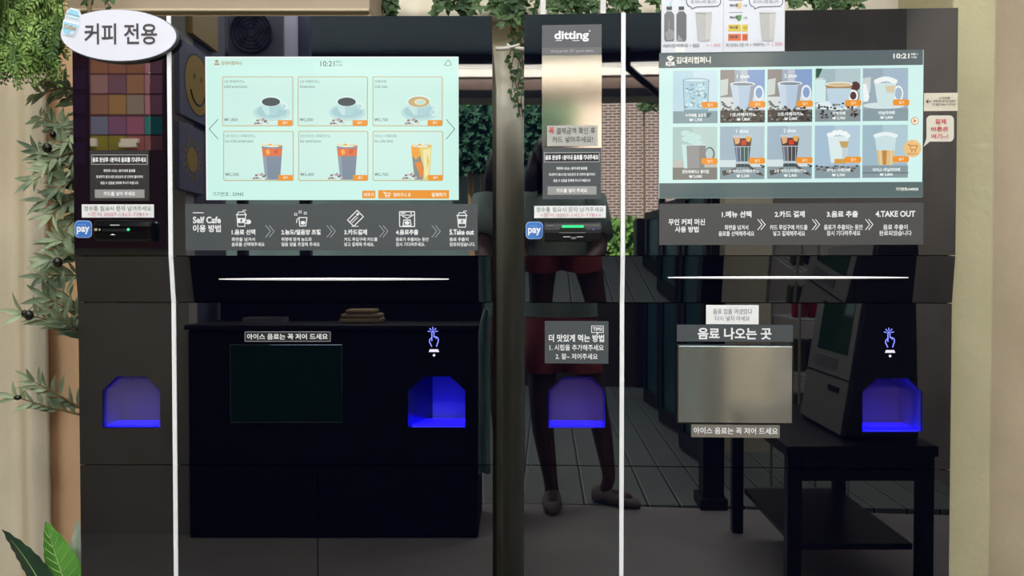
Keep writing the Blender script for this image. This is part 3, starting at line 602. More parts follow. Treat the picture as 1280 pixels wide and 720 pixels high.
            g.pl([(a - 2, t - .5), (a + 5, t - .5), (a + 5, t + 29), (a + 1, t + 29)], scr('cfeeea'), 7); g.pl([(a + 4, t), (b, t), (b - 2, t + 29), (a + 5, t + 29)], scr('9a9c9a'), 8); g.pl([(a + 20, t), (b, t), (b - 2, t + 29), (a + 20, t + 29)], scr('8a8a88'), 9); g.line([(a - 2, t), (b, t)], 1.2, scr('d6eeea'), 10)
        elif kd in ('glass1', 'glass2'):
            a, b, t = u0 + 16, u0 + 40, v0 + 11
            g.rect(u0, v0 + 42, u1, v0 + 51, scr('dbe8ea'), 3)
            g.pl([(a, t), (b, t), (b - 2, t + 14), (b - 4, t + 39), (a + 4, t + 39), (a + 2, t + 14)], scr('c3d2da'), 5); g.pl([(a + .4, t + 4), (b - .4, t + 4), (b - 2, t + 14), (a + 2, t + 14)], scr('5a3a30'), 6); g.pl([(a + 1, t + 3), (a + 9, t + 3), (a + 8, t + 10), (a + 3, t + 12)], scr('e6b184'), 7); g.pl([(a + 10, t + 7), (a + 16, t + 6), (a + 17, t + 12), (a + 11, t + 13)], scr('d8452a'), 7); g.pl([(a + 15, t + 2), (b - 1, t + 2), (b - 3, t + 9), (a + 17, t + 8)], scr('e9b35e'), 8)
            g.pl([(a + 2, t + 15), (b - 2, t + 15), (b - 4, t + 33), (a + 4, t + 33)], scr('5f6f86' if kd == 'glass1' else '6c6f78'), 7); g.pl([(a + 10, t + 15), (b - 3, t + 15), (b - 5, t + 33), (a + 10, t + 33)], scr('3f5f5a' if kd == 'glass1' else '4a4546'), 8)
            for k in range(4): g.line([(a + 4 + k * 5, t + 15), (a + 5.4 + k * 4.3, t + 38)], .7, scr('b8c8d4'), 9)
            g.pl([(a + 4, t + 36), (b - 4, t + 36), (b - 3, t + 40), (a + 3, t + 40)], scr('3c464c'), 9); g.text('1 shot' if kd == 'glass1' else '2 shot', u0 + 19.5, v0 + 4, u0 + 35, v0 + 8.6, W3, .03, 12)
            for k in range(18): g.ell(u0 + 36 + (k * 7 % 19), v0 + 49 + (k * 5 % 13), 1.8, 1.1, scr(('3f3a3a', '5d5450')[k % 2]), 10, 7)
            g.pl([(u0 + 2, v0 + 56), (u0 + 20, v0 + 52), (u0 + 18, v0 + 58), (u0 + 4, v0 + 62)], scr('565250'), 6)
        elif kd == 'milk':
            a, b, t = u0 + 16, u0 + 42, v0 + 14
            g.pl([(a, t), (b, t), (b - 3, t + 33), (a + 4, t + 33)], scr('e2f2f2'), 5); g.pl([(a + 14, t + 6), (b, t + 6), (b - 1.5, t + 14), (a + 17, t + 14)], scr('c9a96c'), 6); g.pl([(a + 18, t + 14), (b - 2, t + 14), (b - 3, t + 28), (a + 18, t + 28)], scr('c9dadf'), 6); g.pl([(a + 8, t + 28), (b - 4, t + 28), (b - 4, t + 34), (a + 8, t + 34)], scr('d9a24c'), 7)
            for k in range(8): g.ell(a + 2 + k * 3.2, t - 1 - 4.5 * math.sin(PI * (k + .5) / 8) + (k % 2), 3.6, 3, W3, 8, 10)
            for k in range(24): g.ell(u0 + 2 + (k * 11 % 52), v0 + 51 + (k * 5 % 7), 2, 1.3, scr(('4f4644', '6f645e')[k % 2]), 8, 7)
        else:
            a, b, t = u0 + 15, u0 + 42, v0 + 14
            g.pl([(a, t), (b, t), (b - 4, t + 36), (a + 5, t + 36)], scr('cfe8ea'), 5); g.pl([(a + 2.4, t + 18), (b - 2.6, t + 18), (b - 4, t + 36), (a + 5, t + 36)], scr('e4c68e'), 6); g.pl([(a + 9, t + 18), (a + 15, t + 18), (a + 14, t + 36), (a + 10, t + 36)], scr('c98a3c'), 7); g.line([(a + 6, t + 18), (a + 7.6, t + 36)], .9, scr('f4e4c4'), 7); g.line([(b - 6, t + 18), (b - 7, t + 36)], .9, scr('f4e4c4'), 7)
            for k in range(8): g.ell(a + 1.5 + k * 3.4, t + .5 - 3 * math.sin(PI * (k + .5) / 8), 3.4, 2.6, scr('eefaf8'), 8, 10)
            g.line([(u0, v0 + 60), (u1, v0 + 60)], 1.2, scr('5f7076'), 6)
        vt = v0 + h * .82; wd = {0: 26, 1: 32, 2: 32, 3: 16, 4: 20, 5: 33, 6: 40, 7: 40, 8: 29, 9: 34}[i]
        g.text(nm, um - wd / 2, vt, um + wd / 2, vt + 4.6, W3, .03, 16); g.text(pr, um - 8, vt + 6.4, um + 8, vt + 10.4, W3, .03, 16)
        vo = v0 + h * (.605 if r == 0 else .60); g.rrect(u1 - 20.5, vo, u1 - .2, vo + 7.6, 2.2, org, 17); g.text('담기', u1 - 13, vo + 2, u1 - 7, vo + 5.8, scr('fff2d0'), .02, 18)
        g.build('menu_tile', sc_)
    g = gg(); g.ell(1142.8, 151.5, 5, 5, scr('c9a070'), 2, 20); g.ell(1142.8, 151.5, 4.1, 4.1, scr('fff0dc'), 3, 20); g.pl([(1141, 149), (1145, 151.5), (1141, 154)], scr('d98e4a'), 4); g.build('next_button', sc_)
    g = gg(); g.ell(1138, 186.5, 10.8, 10.8, scr('f6c987'), 19, 24); cc = scr('c07a2e'); g.line([(1132, 181.5), (1134, 182), (1136, 188), (1142, 188), (1144, 183), (1135, 183)], 1, cc, 20); g.ell(1137, 190, .9, .9, cc, 20, 8); g.ell(1141.5, 190, .9, .9, cc, 20, 8); g.text('장바구니', 1131.5, 192, 1144.5, 194.6, cc, .02, 20); g.build('cart_button', sc_)
screen_right()

# ---- dispensing windows and labels on the lower doors
def label(fr, root, name, box, matl, texts, y=LOWY, edge=None, parent_is=None):
    g = G(fr, y); u0, v0, u1, v1 = box
    g.slab(u0, v0, u1, v1, .0008, matl)
    if edge: g.frame(u0, v0, u1, v1, .9, edge, 1)
    for t, a, b, c, d, mm, bo in texts: g.text(t, a, b, c, d, mm, bo)
    return g.build(name, root)
g = G(LF, LOWY); g.slab(288, 430.5, 428, 528, .0025, pm('dark green tinted glass', '030e12', .02, 0, 1.7)); dw = g.build('dispensing_window', LM, bevel=.001)
label(LF, LM, 'stir_label', (306, 414.3, 413.5, 427), pm('black label', '262728', .4), [('아이스 음료는 꼭 저어 드세요', 309, 417, 410, 424.4, WHITE_INK, .02)], edge=pm('silver label edge', '8d8d90', .4))
g = G(RF, LOWY); g.slab(845.5, 430.5, 991.5, 530, .001, SOFT_BLACK); g.slab(847.5, 432.5, 989.5, 528, .003, STEEL); g.build('dispensing_window', RM, bevel=.0008)
label(RF, RM, 'outlet_label', (846, 406, 991, 427), GREY_PLATE, [('음료 나오는 곳', 872, 409.6, 964, 424.4, WHITE_INK, .03)])
label(RF, RM, 'stir_label', (864, 530.8, 974.5, 546.8), pm('taupe label', '7d766c', .4), [('아이스 음료는 꼭 저어 드세요', 867, 534.2, 972, 542.6, WHITE_INK, .02)])
label(RF, RM, 'tip_plate', (681, 401.3, 760.5, 454.3), GREY_PLATE, [('더 맛있게 먹는 방법', 686, 418, 755, 427.4, WHITE_INK, .03), ('1. 시럽을 추가해주세요', 687, 430.6, 754.5, 438.2, WHITE_INK, .015), ('2. 잘~ 저어주세요', 694.5, 441.8, 747, 449.2, WHITE_INK, .015)])
g = G(RF, LOWY); g.base = .0008 / DL; g.frame(739, 407, 754.5, 416, .9, WHITE_INK, 1); g.text('TIPS!', 741.2, 409.2, 752.5, 413.6, WHITE_INK, .03); g.pl([(745, 416), (748.5, 416), (746.8, 418)], WHITE_INK, 1); g.build('tip_bubble', RM)

# ------------------------------------------------------------------ papers and signs stuck on the machines (each can be lifted off)
GREYT = pm('grey lettering', '6f7176', .6); PINKT = pm('pink lettering', 'd98a9c', .6); DARKT = pm('dark lettering', '3b3b40', .6); REDT = pm('red lettering', 'd0404a', .6)
def note(fr, name, box, matl, texts, lab, cat, y=0.0, th=.0006, group=None, off=0.0, extra=None):
    u0, v0, u1, v1 = box; g = G(fr, y - off)
    g.slab(u0, v0, u1, v1, th, matl)
    for t, a, b, c, d, mm, bo in texts: g.text(t, a, b, c, d, mm, bo)
    if extra: extra(g)
    o = g.build(name); o.location = fr.o; o.rotation_euler = (0, 0, -fr.th)
    return tag(o, lab, cat, group)
note(LF, 'paper_strip', (102.5, 255.5, 192.5, 272), PAPER, [('정수통 필요시 문자 남겨주세요', 105.5, 257.5, 189.5, 263.6, GREYT, .0), ('<문의 0507-1423-7781>', 110, 265, 186, 270.4, PINKT, .0)],
     'white paper strip with grey and pink writing above the left card reader', 'paper notice', group=None, off=.0004)
note(RF, 'paper_strip', (667.8, 257.3, 757.2, 272.5), PAPER, [('정수통 필요시 문자 남겨주세요', 670.5, 259, 754.5, 264.8, GREYT, .0), ('<문의 0507-1423-7781>', 675, 266.2, 751.5, 271.2, PINKT, .0)],
     'white paper strip with grey and pink writing above the right card reader', 'paper notice', off=.0004)
note(RF, 'payment_notice', (684, 156.8, 747, 182.5), pm('clear grey sticker', 'b3b1a8', .5), [('꼭', 686, 159.4, 692.5, 167.6, REDT, .02), ('결제금액 확인 후', 695.5, 159.4, 744, 167.6, DARKT, .0), ('카드 넣어주세요!', 690.5, 170.6, 741, 178.4, DARKT, .0)],
     'grey sticker with red and dark writing on the mirrored strip', 'sticker', off=.0011)
note(RF, 'paper_notice', (882.5, 381.2, 948.2, 405.3), PAPER, [('음료 컵을 꺼냈었다', 891, 385.8, 940, 392.6, GREYT, .0), ('다시 넣지 마세요', 894, 394.8, 937, 401, GREYT, .0)],
     'small white paper with two grey lines above the steel window', 'paper notice', y=LOWY, off=.0002)
def arrow(g):
    k = DARKT; g.line([(1157.6, 127), (1163.6, 127)], 1.0, k); g.line([(1160, 124.8), (1157.4, 127), (1160, 129.2)], 1.0, k)
note(RF, 'arrow_label', (1154.8, 116.2, 1197, 138.8), pm('cream label', 'd6cdb8', .6), [('스크린을', 1173, 121.2, 1187, 124, DARKT, .01), ('왼쪽으로 넘기면 음료가', 1166, 125, 1194.5, 128.2, DARKT, .01), ('더 많은 메뉴가 있어요', 1165.5, 129.2, 1194, 132.2, DARKT, .01)],
     'cream label with a black left arrow beside the ten drink screen', 'label', off=.0002, extra=arrow)
# speech bubble sticker
g = G(RF, -.0002); pts = []
for cx, cy, a0 in ((1186.5, 150, -90), (1186.5, 171.5, 0), (1163.5, 171.5, 90), (1163.5, 150, 180)):
    for k in range(6):
        a = math.radians(a0 + k * 18); pts.append((cx + 5.6 * math.cos(a), cy + 5.6 * math.sin(a)))
    if a0 == 90: pts[-5:] = [(1162, 177), (1154.2, 183.5), (1157.9, 173)]
p3 = [g.p3(u, v, 0) for u, v in pts]; g.prism(p3[::-1], (0, -.0008, 0), pm('pale bubble vinyl', 'd9d2c2', .6)); g.base = .0008 / DL
for t, a, b, c, d in (('결제', 1168.5, 149, 1182, 155), ('버튼은', 1163.5, 158.5, 1185, 164.5), ('여기~!', 1163.5, 167.5, 1184.5, 173.5)): g.text(t, a, b, c, d, REDT, .02)
o = g.build('speech_bubble_sticker'); o.location = RF.o; o.rotation_euler = (0, 0, -RF.th); tag(o, 'cream speech bubble sticker with red writing below the arrow label', 'sticker')

# oval sign with a cup at its upper left
def oval():
    c = LF.pix(148.3, 44.2, -.012); ax, az = 72.2 * D / F, 31.8 * D / F
    root = empty('oval_sign', (LF.o.x + c[0], LF.o.y - .012, c[1]), 0, 'white oval sign with dark lettering and a small blue cup', 'sign'); n = 64; tl = math.radians(-1.2)
    def e(k, s_=1.0): a = 2 * PI * k / n; x, z = ax * s_ * math.cos(a), az * s_ * math.sin(a); return (x * math.cos(tl) - z * math.sin(tl), z * math.cos(tl) + x * math.sin(tl))
    mb = MB(); mb.prism([(e(k)[0], 0, e(k)[1]) for k in range(n)], (0, .010, 0), pm('grey sign edge', '5d5f64', .5)); rim = mb.build('sign_board', root)
    mb = MB(); mb.prism([(e(k, .983)[0], -.0008, e(k, .983)[1]) for k in range(n)], (0, .0010, 0), pm('white sign face', 'e6e6f2', .5)); fc = mb.build('sign_face', root)
    vs, fs = tmesh('커피 전용', .018); px = D / F
    x0, x1, z0, z1 = (106.5 - 148.3) * px, (196 - 148.3) * px, (44.2 - 55.6) * px, (44.2 - 29.8) * px
    mb = MB(); mb.raw([(x0 + (x1 - x0) * a, -.0013, z0 + (z1 - z0) * b) for a, b in vs], fs, pm('dark sign letters', '4b4347', .6)); mb.build('sign_lettering', root)
    # cup: an upright outline plaque leaning left, blue lid and blue label
    M = Matrix.Translation(((91.3 - 148.3) * px, -.002, (44.2 - 28) * px)) @ Matrix.Rotation(math.radians(14), 4, 'Y')
    def q(pts, y): return [tuple(M @ Vector((a * px, y, b * px))) for a, b in pts]
    mb = MB(); rim_ = [(-9.5, 5), (-9, 11), (-5, 16.5), (5, 16.5), (9, 11), (9.5, 5), (9, 2), (10.5, -1), (8.6, -13), (6, -17.5), (-6, -17.5), (-8.6, -13), (-10.5, -1), (-9, 2)]
    mb.prism(q(rim_, 0), tuple((M.to_3x3() @ Vector((0, .003, 0)))), pm('white cup card', 'eef3f8', .5))
    lb = pm('light blue print', '9fd6ee', .5); db = pm('blue print2', '5f8fb0', .5); tn = pm('tan print', 'c9a98a', .5)
    mb.poly(q([(-8, 9), (-5, 14.5), (5, 14.5), (8, 9)], -.0005), lb); mb.poly(q([(-8.5, 4), (8.5, 4), (8.2, 7), (-8.2, 7)], -.0005), pm('pale blue print2', 'c9e6f2', .5)); mb.poly(q([(-9, -2), (9, -2), (7.5, -13), (5, -16), (-5, -16), (-7.5, -13)], -.0005), lb)
    mb.poly(q([(2, -12), (7, -10), (6, -15), (2, -16)], -.0007), pm('pale print3', 'dfe9f4', .5))
    for a, b in ((8, 9), (3.4, 4), (1.2, 1.8)): mb.poly(q([(-9, a), (9, a), (9, b - .4), (-9, b - .4)], -.0008), db)
    vs, fs = tmesh('Coffee', .04); mb.raw([tuple(M @ Vector(((-7.5 + 15 * a) * px, -.001, (-9.5 + 5.5 * b) * px))) for a, b in vs], fs, tn)
    cup = mb.build('cup_emblem', root)
oval()

# laminated drink poster on top of the right machine
def poster():
    def ex(g):
        k = pm('poster grey line', '55565a', .6); gr = pm('poster dark grey', '77797b', .6); lg = pm('poster light grey', 'b9b8b6', .6)
        g.frame(826.5, -54, 981, 65.5, .5, pm('laminate edge', 'a8aaac', .3), 1)
        g.rect(903.8, -50, 904.5, 64, pm('poster rule', 'b7bac6', .6), 1)
        for u in (836.4, 851.6):
            g.rect(u - 3.4, 8.4, u + 3.4, 12.8, pm('poster cap', '4c4e50', .6), 1); g.pl([(u - 3, 14.5), (u + 3, 14.5), (u + 6.3, 18.5), (u + 6.3, 49), (u + 5, 52), (u - 5, 52), (u - 6.3, 49), (u - 6.3, 18.5)], gr if u < 840 else pm('poster mid grey', '6b6c6e', .6), 1)
        g.pl([(831, 42), (837, 36), (842.5, 40), (842.5, 48), (838, 51), (833, 50)], pm('poster pale grey', '97989a', .6), 2); g.pl([(846.5, 51.5), (847, 43), (854, 51.5)], pm('poster pale grey', '97989a', .6), 2); g.line([(836, 26), (835.6, 40)], 1.1, pm('poster pale grey', '97989a', .6), 2)
        g.line([(840, 0), (838, 6), (836, 9)], 1.6, pm('poster pale cyan', 'a9dfe6', .6), 1)
        for u in (879.5, 959.3):
            g.pl([(u - 10.5, 15.5), (u + 10.5, 15.5), (u + 8, 50.5), (u - 7.5, 50.5)], lg, 1); g.pl([(u + 2, 15.5), (u + 10.5, 15.5), (u + 8, 50.5), (u + 2, 50.5)], pm('poster cup shade', 'c6c4c2', .6), 2); g.ell(u, 15.5, 10.6, 1.4, pm('poster rim', 'd6d5d3', .6), 3, 16); g.ell(u, 50.5, 7.8, 1.4, lg, 2, 16)
        for u0, u1, tx in ((857.5, 901, 863.5), (936, 978.5, 941)):
            g.line([(u0, -14), (u0 + .5, 4), (u0 + 3, 8), (u0 + 6.5, 9), (u0 + 6.8, 11.6), (u0 + 13, 8.8), (u1 - 4, 8.2), (u1 - .6, 4.5), (u1, -14), (u1 - 3, -19), (u0 + 3, -19)], .9, k, 2, True)
            g.text('추가하시면 됩니다', tx, .4, tx + 32, 4.6, GREYT, .0); g.text('취향에 따라 시럽을', tx, -8, tx + 32, -3.8, GREYT, .0)
        for v, c, f in ((7.3, 'd8c089', 'e8dfc6'), (22.5, '5f9a5a', 'dfe0dc'), (35, 'e0c33e', 'dcc24a'), (46.6, 'd9683e', 'dd7042')):
            cc = pm('poster swatch ' + c, c, .6); ff = pm('poster field ' + f, f, .6)
            if v > 30: g.rect(910, v - 4, 926, v + 4.5, ff, 1); g.rect(927.5, v - 4, 934.5, v + 4.5, cc, 1)
            else: g.pl([(920, v - 3), (927, v - 3.5), (926, v + 3), (923, v + 4.5), (921, v + 2)], cc, 1); g.line([(911, v - 6.5), (928, v - 6.5)], .6, GREYT, 1)
            g.text('메뉴이름', 912, v - 2.2, 922, v + 1.4, k, .03, 2); g.text('시럽', 928.5, v - 1.4, 933.5, v + 1.6, k, .0, 2)
        g.text('바닐라시럽 카라멜시럽  +  얼음컵', 829, 55, 874, 59.6, DARKT, .0); g.text('= 1.000', 883, 55, 900, 58.6, PINKT, .0)
        g.text('에스프레소 시럽 1개  +  아메리카노', 907.5, 54, 956, 58.6, DARKT, .0); g.text('= 1.500', 958.5, 53, 977.5, 57.4, PINKT, .0)
        g.rect(844, 59, 856, 65.6, pm('clear tape', 'e9e7e6', .25), 2)
    note(RF, 'menu_poster', (826.5, -54, 981, 65.5), pm('laminated poster paper', 'd3d5dc', .3), [], 'laminated poster of bottles and cups standing above the right machine top', 'poster', off=.004, th=.001, extra=ex)
poster()
#__PART2__
# ------------------------------------------------------------------ ceiling lamps out of view, added to light machines, rear and ceiling
def added_ceiling_lamp(x, y, L, W_, watts, up, lab):
    drop = .26 if up else 0
    z = CEIL - .045 - drop
    root = empty('added_ceiling_light', (x, y, z), 0, lab, 'lamp', 'flat lamps on the ceiling')
    mb = MB(); mb.box(-L / 2 - .02, -W_ / 2 - .02, .012, L / 2 + .02, W_ / 2 + .02, .045, pm('white lamp housing', 'dedede', .5)); mb.build('housing', root, bevel=.004)
    if up:
        for sx in (-L * .4, L * .4): mb = MB(); mb.tube([(sx, 0, .045), (sx, 0, .045 + drop)], .004, pm('white lamp housing', 'dedede', .5), 8); mb.build('hanger', root)
    mb = MB(); mb.box(-L / 2, -W_ / 2, .002, L / 2, W_ / 2, .012, pm('lit diffuser', 'f4f0e6', .5, 0, 1.45, 'fff4e0', 3.0)); mb.build('diffuser', root)
    for e, zz, rx in ((watts, -.002, 0), (up, .05, PI)):  # the hung pair also throws added light up at the ceiling
        if not e: continue
        d = bpy.data.lights.new('lamp', 'AREA'); d.shape = 'RECTANGLE'; d.size = L; d.size_y = W_; d.energy = e; d.color = (.98, .985, 1)
        lo = bpy.data.objects.new('lamp', d); COL.objects.link(lo); lo.parent = root; lo.location = (0, 0, zz); lo.rotation_euler = (rx, 0, 0)
added_ceiling_lamp(-.95, .70, 1.2, .5, LAMP, 0, 'flat white ceiling lamp nearest the left machine')
added_ceiling_lamp(.75, .70, 1.2, .5, LAMP, 0, 'flat white ceiling lamp nearest the right machine')
added_ceiling_lamp(-.9, -1.25, 1.2, .5, LAMP2, UP, 'white ceiling lamp hung over the deck on the left side')
added_ceiling_lamp(.9, -1.25, 1.2, .5, LAMP2, UP, 'white ceiling lamp hung over the deck on the right side')

# ------------------------------------------------------------------ plants in view
def rnd(a, b): return random.uniform(a, b)
def rdir(d, s_): return (Vector(d).normalized() + Vector((rnd(-s_, s_), rnd(-s_, s_), rnd(-s_, s_)))).normalized()
# olive tree: trunk hidden behind the left machine's edge, branches leaning out to the left
def olive_tree():
    bx, by = -.845, 1.50; PX = -.08; PY = .21
    root = empty('olive_tree', (bx, by, 0), 0, 'artificial olive tree with grey green leaves at the left machine', 'plant')
    O = Vector((bx, by, 0)); T = MB(); Lv = MB(); fruits = []
    fork = MB()
    T.tube([(PX, PY, .2), (PX * .8, PY * .8, .34), (PX * .25, PY * .3, .47), (0, 0, .58), (.004, .004, .7), (-.004, 0, 1.2), (.0, .004, 1.62)], [.012, .012, .011, .011, .01, .008, .004], STEM, 8)
    tips = [(46, 118, 1.52, 108, 110), (62, 98, 1.53, 108, 125), (80, 120, 1.53, 110, 150), (42, 226, 1.42, 112, 205), (60, 205, 1.44, 112, 190), (74, 236, 1.44, 106, 215), (66, 268, 1.44, 110, 235), (80, 292, 1.46, 112, 265),
            (62, 325, 1.43, 112, 330), (54, 345, 1.44, 112, 345), (30, 392, 1.42, 112, 420), (58, 372, 1.44, 112, 412), (76, 362, 1.45, 112, 405), (22, 497, 1.42, 112, 522), (44, 478, 1.43, 112, 520), (78, 402, 1.44, 112, 430), (86, 172, 1.46, 110, 150), (88, 320, 1.46, 112, 330), (52, 148, 1.5, 108, 178), (70, 152, 1.5, 108, 188), (48, 190, 1.45, 108, 225), (56, 250, 1.44, 110, 270), (84, 225, 1.46, 110, 245), (78, 182, 1.46, 110, 200), (72, 300, 1.45, 110, 310), (66, 390, 1.44, 112, 425)]
    for (u, v, y, bu, bv) in tips:
        tip = at(u, v, y) - O; st = Vector((0, 0, max(.3, at(bu, bv, by).z)))
        mid = (st + tip) / 2 + Vector((0, -.01, rnd(.0, .02)))
        n = 9; path = []
        for i in range(n + 1):
            t = i / n; path.append(st * (1 - t) ** 2 + mid * (2 * t * (1 - t)) + tip * t * t)
        T.tube(path, [.0032 - .0022 * i / n for i in range(n + 1)], STEM, 6)
        for i in range(2, n + 1):
            d = (path[i] - path[i - 1]).normalized()
            for sgn in (1, -1):
                if random.random() < .12: continue
                side = Vector((-d.z, rnd(-.5, .2), d.x)) * sgn
                ld = rdir(d * .8 + side * .8, .25); Lv.leaf(path[i], ld, rnd(.028, .046), rnd(.007, .0115), OLIVE, up=(rnd(-.4, .4), -1, rnd(-.3, .3)), curl=rnd(0, .25), seg=4)
        Lv.leaf(path[-1], rdir(path[-1] - path[-2], .2), .042, .010, OLIVE, up=(0, -1, .2))
    T.build('trunk', root, True); Lv.build('leaves', root, True)
    fm = pm('black olive', '17120f', .25)
    for (u, v, y) in ((72, 328, 1.40), (36, 394, 1.405), (31, 392, 1.41), (22, 497, 1.41), (59, 185, 1.42), (66, 168, 1.45), (70, 66, 1.45)):
        p = at(u, v, y) - O; mb = MB(); mb.ball(p, .0085 if u in (72, 36, 59) else .0062, fm, 12, (1, 1, 1.15) if u != 22 else (1.2, 1, .8)); mb.tube([p, p + Vector((.01, .01, .014)), p + Vector((.024, .03, .016))], .0008, STEM, 5); mb.build('olive', root, True)
    pm_ = pm('grey plant pot', '6d6a66', .7); mb = MB(); mb.lathe((PX, PY, 0), [(0, 0), (.07, 0), (.085, .2), (.09, .22), (.083, .22), (.08, .2), (0, .19)], pm_, 24); mb.build('pot', root, True)
olive_tree()
# fern hanging at the top left
def hanging_fern():
    c = at(22, -70, 1.44); root = empty('hanging_fern', tuple(c), 0, 'bright green fine leaved plant hanging at the top left corner', 'plant')
    Lv = MB(); St = MB()
    gs = pm('green stem', '5d7a3a', .7)
    for k in range(330):
        u = rnd(-60, 80); low = (80 - abs(u - 20) * .12 if u < 55 else 72 - (u - 55) * 1.1) + 12 * noise.noise(Vector((u * .09, 3, 1)))
        v = low - 14 - abs(random.gauss(0, 30)); y = rnd(1.405, 1.47)
        b0 = at(u, v, y) - c; an = rnd(-1.1, 1.1); d = Vector((math.sin(an), rnd(-.25, .25), -math.cos(an) * rnd(.5, 1))).normalized(); L = rnd(.03, .058)
        if u > 66 and an > 0: d.x *= -.4
        St.tube([(b0.x * .3, b0.y * .3, .02), Vector((b0.x * .8, b0.y * .8, max(b0.z, -.02) * .5 + .02)), b0], .0009, gs, 4)
        n = 8; path = [b0 + d * (L * i / n) + Vector((0, 0, -.35 * L * (i / n) ** 2)) for i in range(n + 1)]
        St.tube(path, .0006, gs, 4); mt = FERN if random.random() < .62 else FERN2; side = d.cross(Vector((rnd(-.3, .3), -1, rnd(-.3, .3)))).normalized()
        for i in range(n + 1):
            wv = .45 + .55 * math.sin(PI * (i + 1) / (n + 2))
            for sg in (1, -1): Lv.leaf(path[i], rdir(d * .75 + side * sg, .25), rnd(.011, .017) * wv, rnd(.0035, .0055), mt, up=(rnd(-.4, .4), -1, rnd(-.4, .4)), seg=2)
    St.build('stems', root, True); Lv.build('foliage', root, True)
    mb = MB(); mb.lathe((0, 0, 0), [(0, -.07), (.05, -.07), (.075, .02), (.08, .03), (.072, .03), (0, .02)], pm('dark basket', '4a3b2a', .8), 20); mb.build('basket', root, True)
    mb = MB(); zz = CEIL - c.z
    for a in (0, 2.1, 4.2): mb.tube([(.077 * math.cos(a), .077 * math.sin(a), .03), (0, 0, .4), (0, 0, zz)], .0012, STEM, 5)
    mb.build('hanging_cord', root)
hanging_fern()
# broad leaved plant at the bottom left
def broad_plant():
    bx, by = -.975, 1.40; root = empty('broad_leaved_plant', (bx, by, 0), 0, 'potted plant with broad green leaves at the bottom left corner', 'plant'); O = Vector((bx, by, 0))
    def blade(name, base, tip, wid, matl, bend, side=(1, 0, 0)):
        b = at(*base) - O; t = at(*tip) - O; d = t - b; L = d.length; d.normalize(); sd_ = (Vector(side) - d * Vector(side).dot(d)).normalized(); nn = sd_.cross(d).normalized()
        mb = MB(); vs = []; fs = []; n, mw = 18, 8
        for i in range(n + 1):
            s_ = i / n; wd = wid * .5 * (math.sin(PI * s_ ** .75) ** .8 + .02); c = b + d * (L * s_) + nn * (bend * math.sin(PI * s_))
            for j in range(-mw, mw + 1):
                q = j / mw; rip = .0012 * math.sin(18 * s_ * PI - abs(q) * 5) * abs(q)
                vs.append(c + sd_ * (wd * q) + nn * (-abs(q) * wd * .28 + rip))
        r = 2 * mw + 1
        for i in range(n):
            for j in range(2 * mw): a = i * r + j; fs.append((a, a + 1, a + r + 1, a + r))
        mb.raw(vs, fs, matl); mb.tube([b + (d * (L * i / 10)) + nn * (bend * math.sin(PI * i / 10) - .0004 - .0002) for i in range(11)], [.0022 - .0018 * i / 10 for i in range(11)], pm('pale leaf rib', '8fb06a', .5), 6)
        if wid > .06:
            for i in range(2, 10):
                s_ = i / 11
                for sg in (1, -1):
                    pp = []
                    for q in range(4):
                        f = q / 3; s2 = s_ + .11 * f; wd = wid * .5 * (math.sin(PI * s2 ** .75) ** .8 + .02); pp.append(b + d * (L * s2) + nn * (bend * math.sin(PI * s2) - f * wd * .85 * .28 + .0004) + sd_ * (sg * wd * .85 * f))
                    mb.tube(pp, [.0009, .0008, .0006, .0003], pm('pale leaf rib', '8fb06a', .5), 5)
        st = Vector((0, 0, .24)); mb.tube([st, st * .4 + b * .6 + Vector((0, 0, -.01)), b], [.004, .003, .0022], pm('green stem', '5d7a3a', .7), 6)
        mb.build(name, root, True)
    bright = noisy('bright broad leaf', '3f7a2a', '5f9a3c', 22, .4); dark = noisy('dark broad leaf', '1c3a26', '2c5034', 18, .35); white = noisy('white leaf', 'd9d8cc', 'e6e6dc', 12, .5); pale = noisy('white edged leaf', '9aa890', 'c6ccbc', 20, .5)
    blade('leaf', (96, 768, 1.42), (57, 652, 1.42), .068, bright, .004); blade('leaf', (70, 775, 1.42), (3, 662, 1.37), .048, dark, -.012)
    blade('pale_leaf', (74, 768, 1.46), (60, 685, 1.45), .036, white, .0); blade('pale_leaf', (92, 760, 1.455), (97, 648, 1.45), .036, pale, .0)
    mb = MB(); mb.lathe((0, 0, 0), [(0, 0), (.09, 0), (.115, .24), (.12, .26), (.11, .26), (.105, .235), (0, .23)], pm('white plant pot', 'cfcac0', .5), 28); mb.build('pot', root, True)
broad_plant()
# vines behind the tops of the machines
def vine(name, u0, u1, vtop, vbot, y, n, lab, root_u, dens=9, size=(.016, .028)):
    base = at(root_u, vtop - 30, y); root = empty(name, tuple(base), 0, lab, 'plant'); Lv = MB(); St = MB()
    for k in range(n):
        u = rnd(u0, u1); a = at(u, vtop - 30, y + rnd(-.03, .03)) - base; b = at(u + rnd(-9, 9), rnd(vbot[0], vbot[1]), y + rnd(-.04, .03)) - base
        path = [a.lerp(b, i / 8) + Vector((.006 * math.sin(i * 1.7 + k), .004 * math.cos(i * 2.1 + k), 0)) for i in range(9)]
        St.tube(path, .0011, STEM, 5)
        for i in range(1, 9):
            for q in range(dens // 3):
                an = rnd(0, 2 * PI); Lv.leaf(path[i].lerp(path[i - 1], rnd(0, 1)), (math.cos(an), rnd(-.8, .1), math.sin(an) * .8 - .25), rnd(*size), rnd(.010, .016), VINE, up=(rnd(-.5, .5), -1, rnd(-.3, .6)), curl=.2, seg=3)
    St.build('stems', root, True); Lv.build('leaves', root, True)
vine('vine', 462, 492, -6, (12, 26), 1.80, 9, 'short leafy vine just right of the beige beam', 477)
vine('vine', 532, 600, -6, (8, 26), 1.82, 14, 'leafy vine above the right end of the left machine', 566)
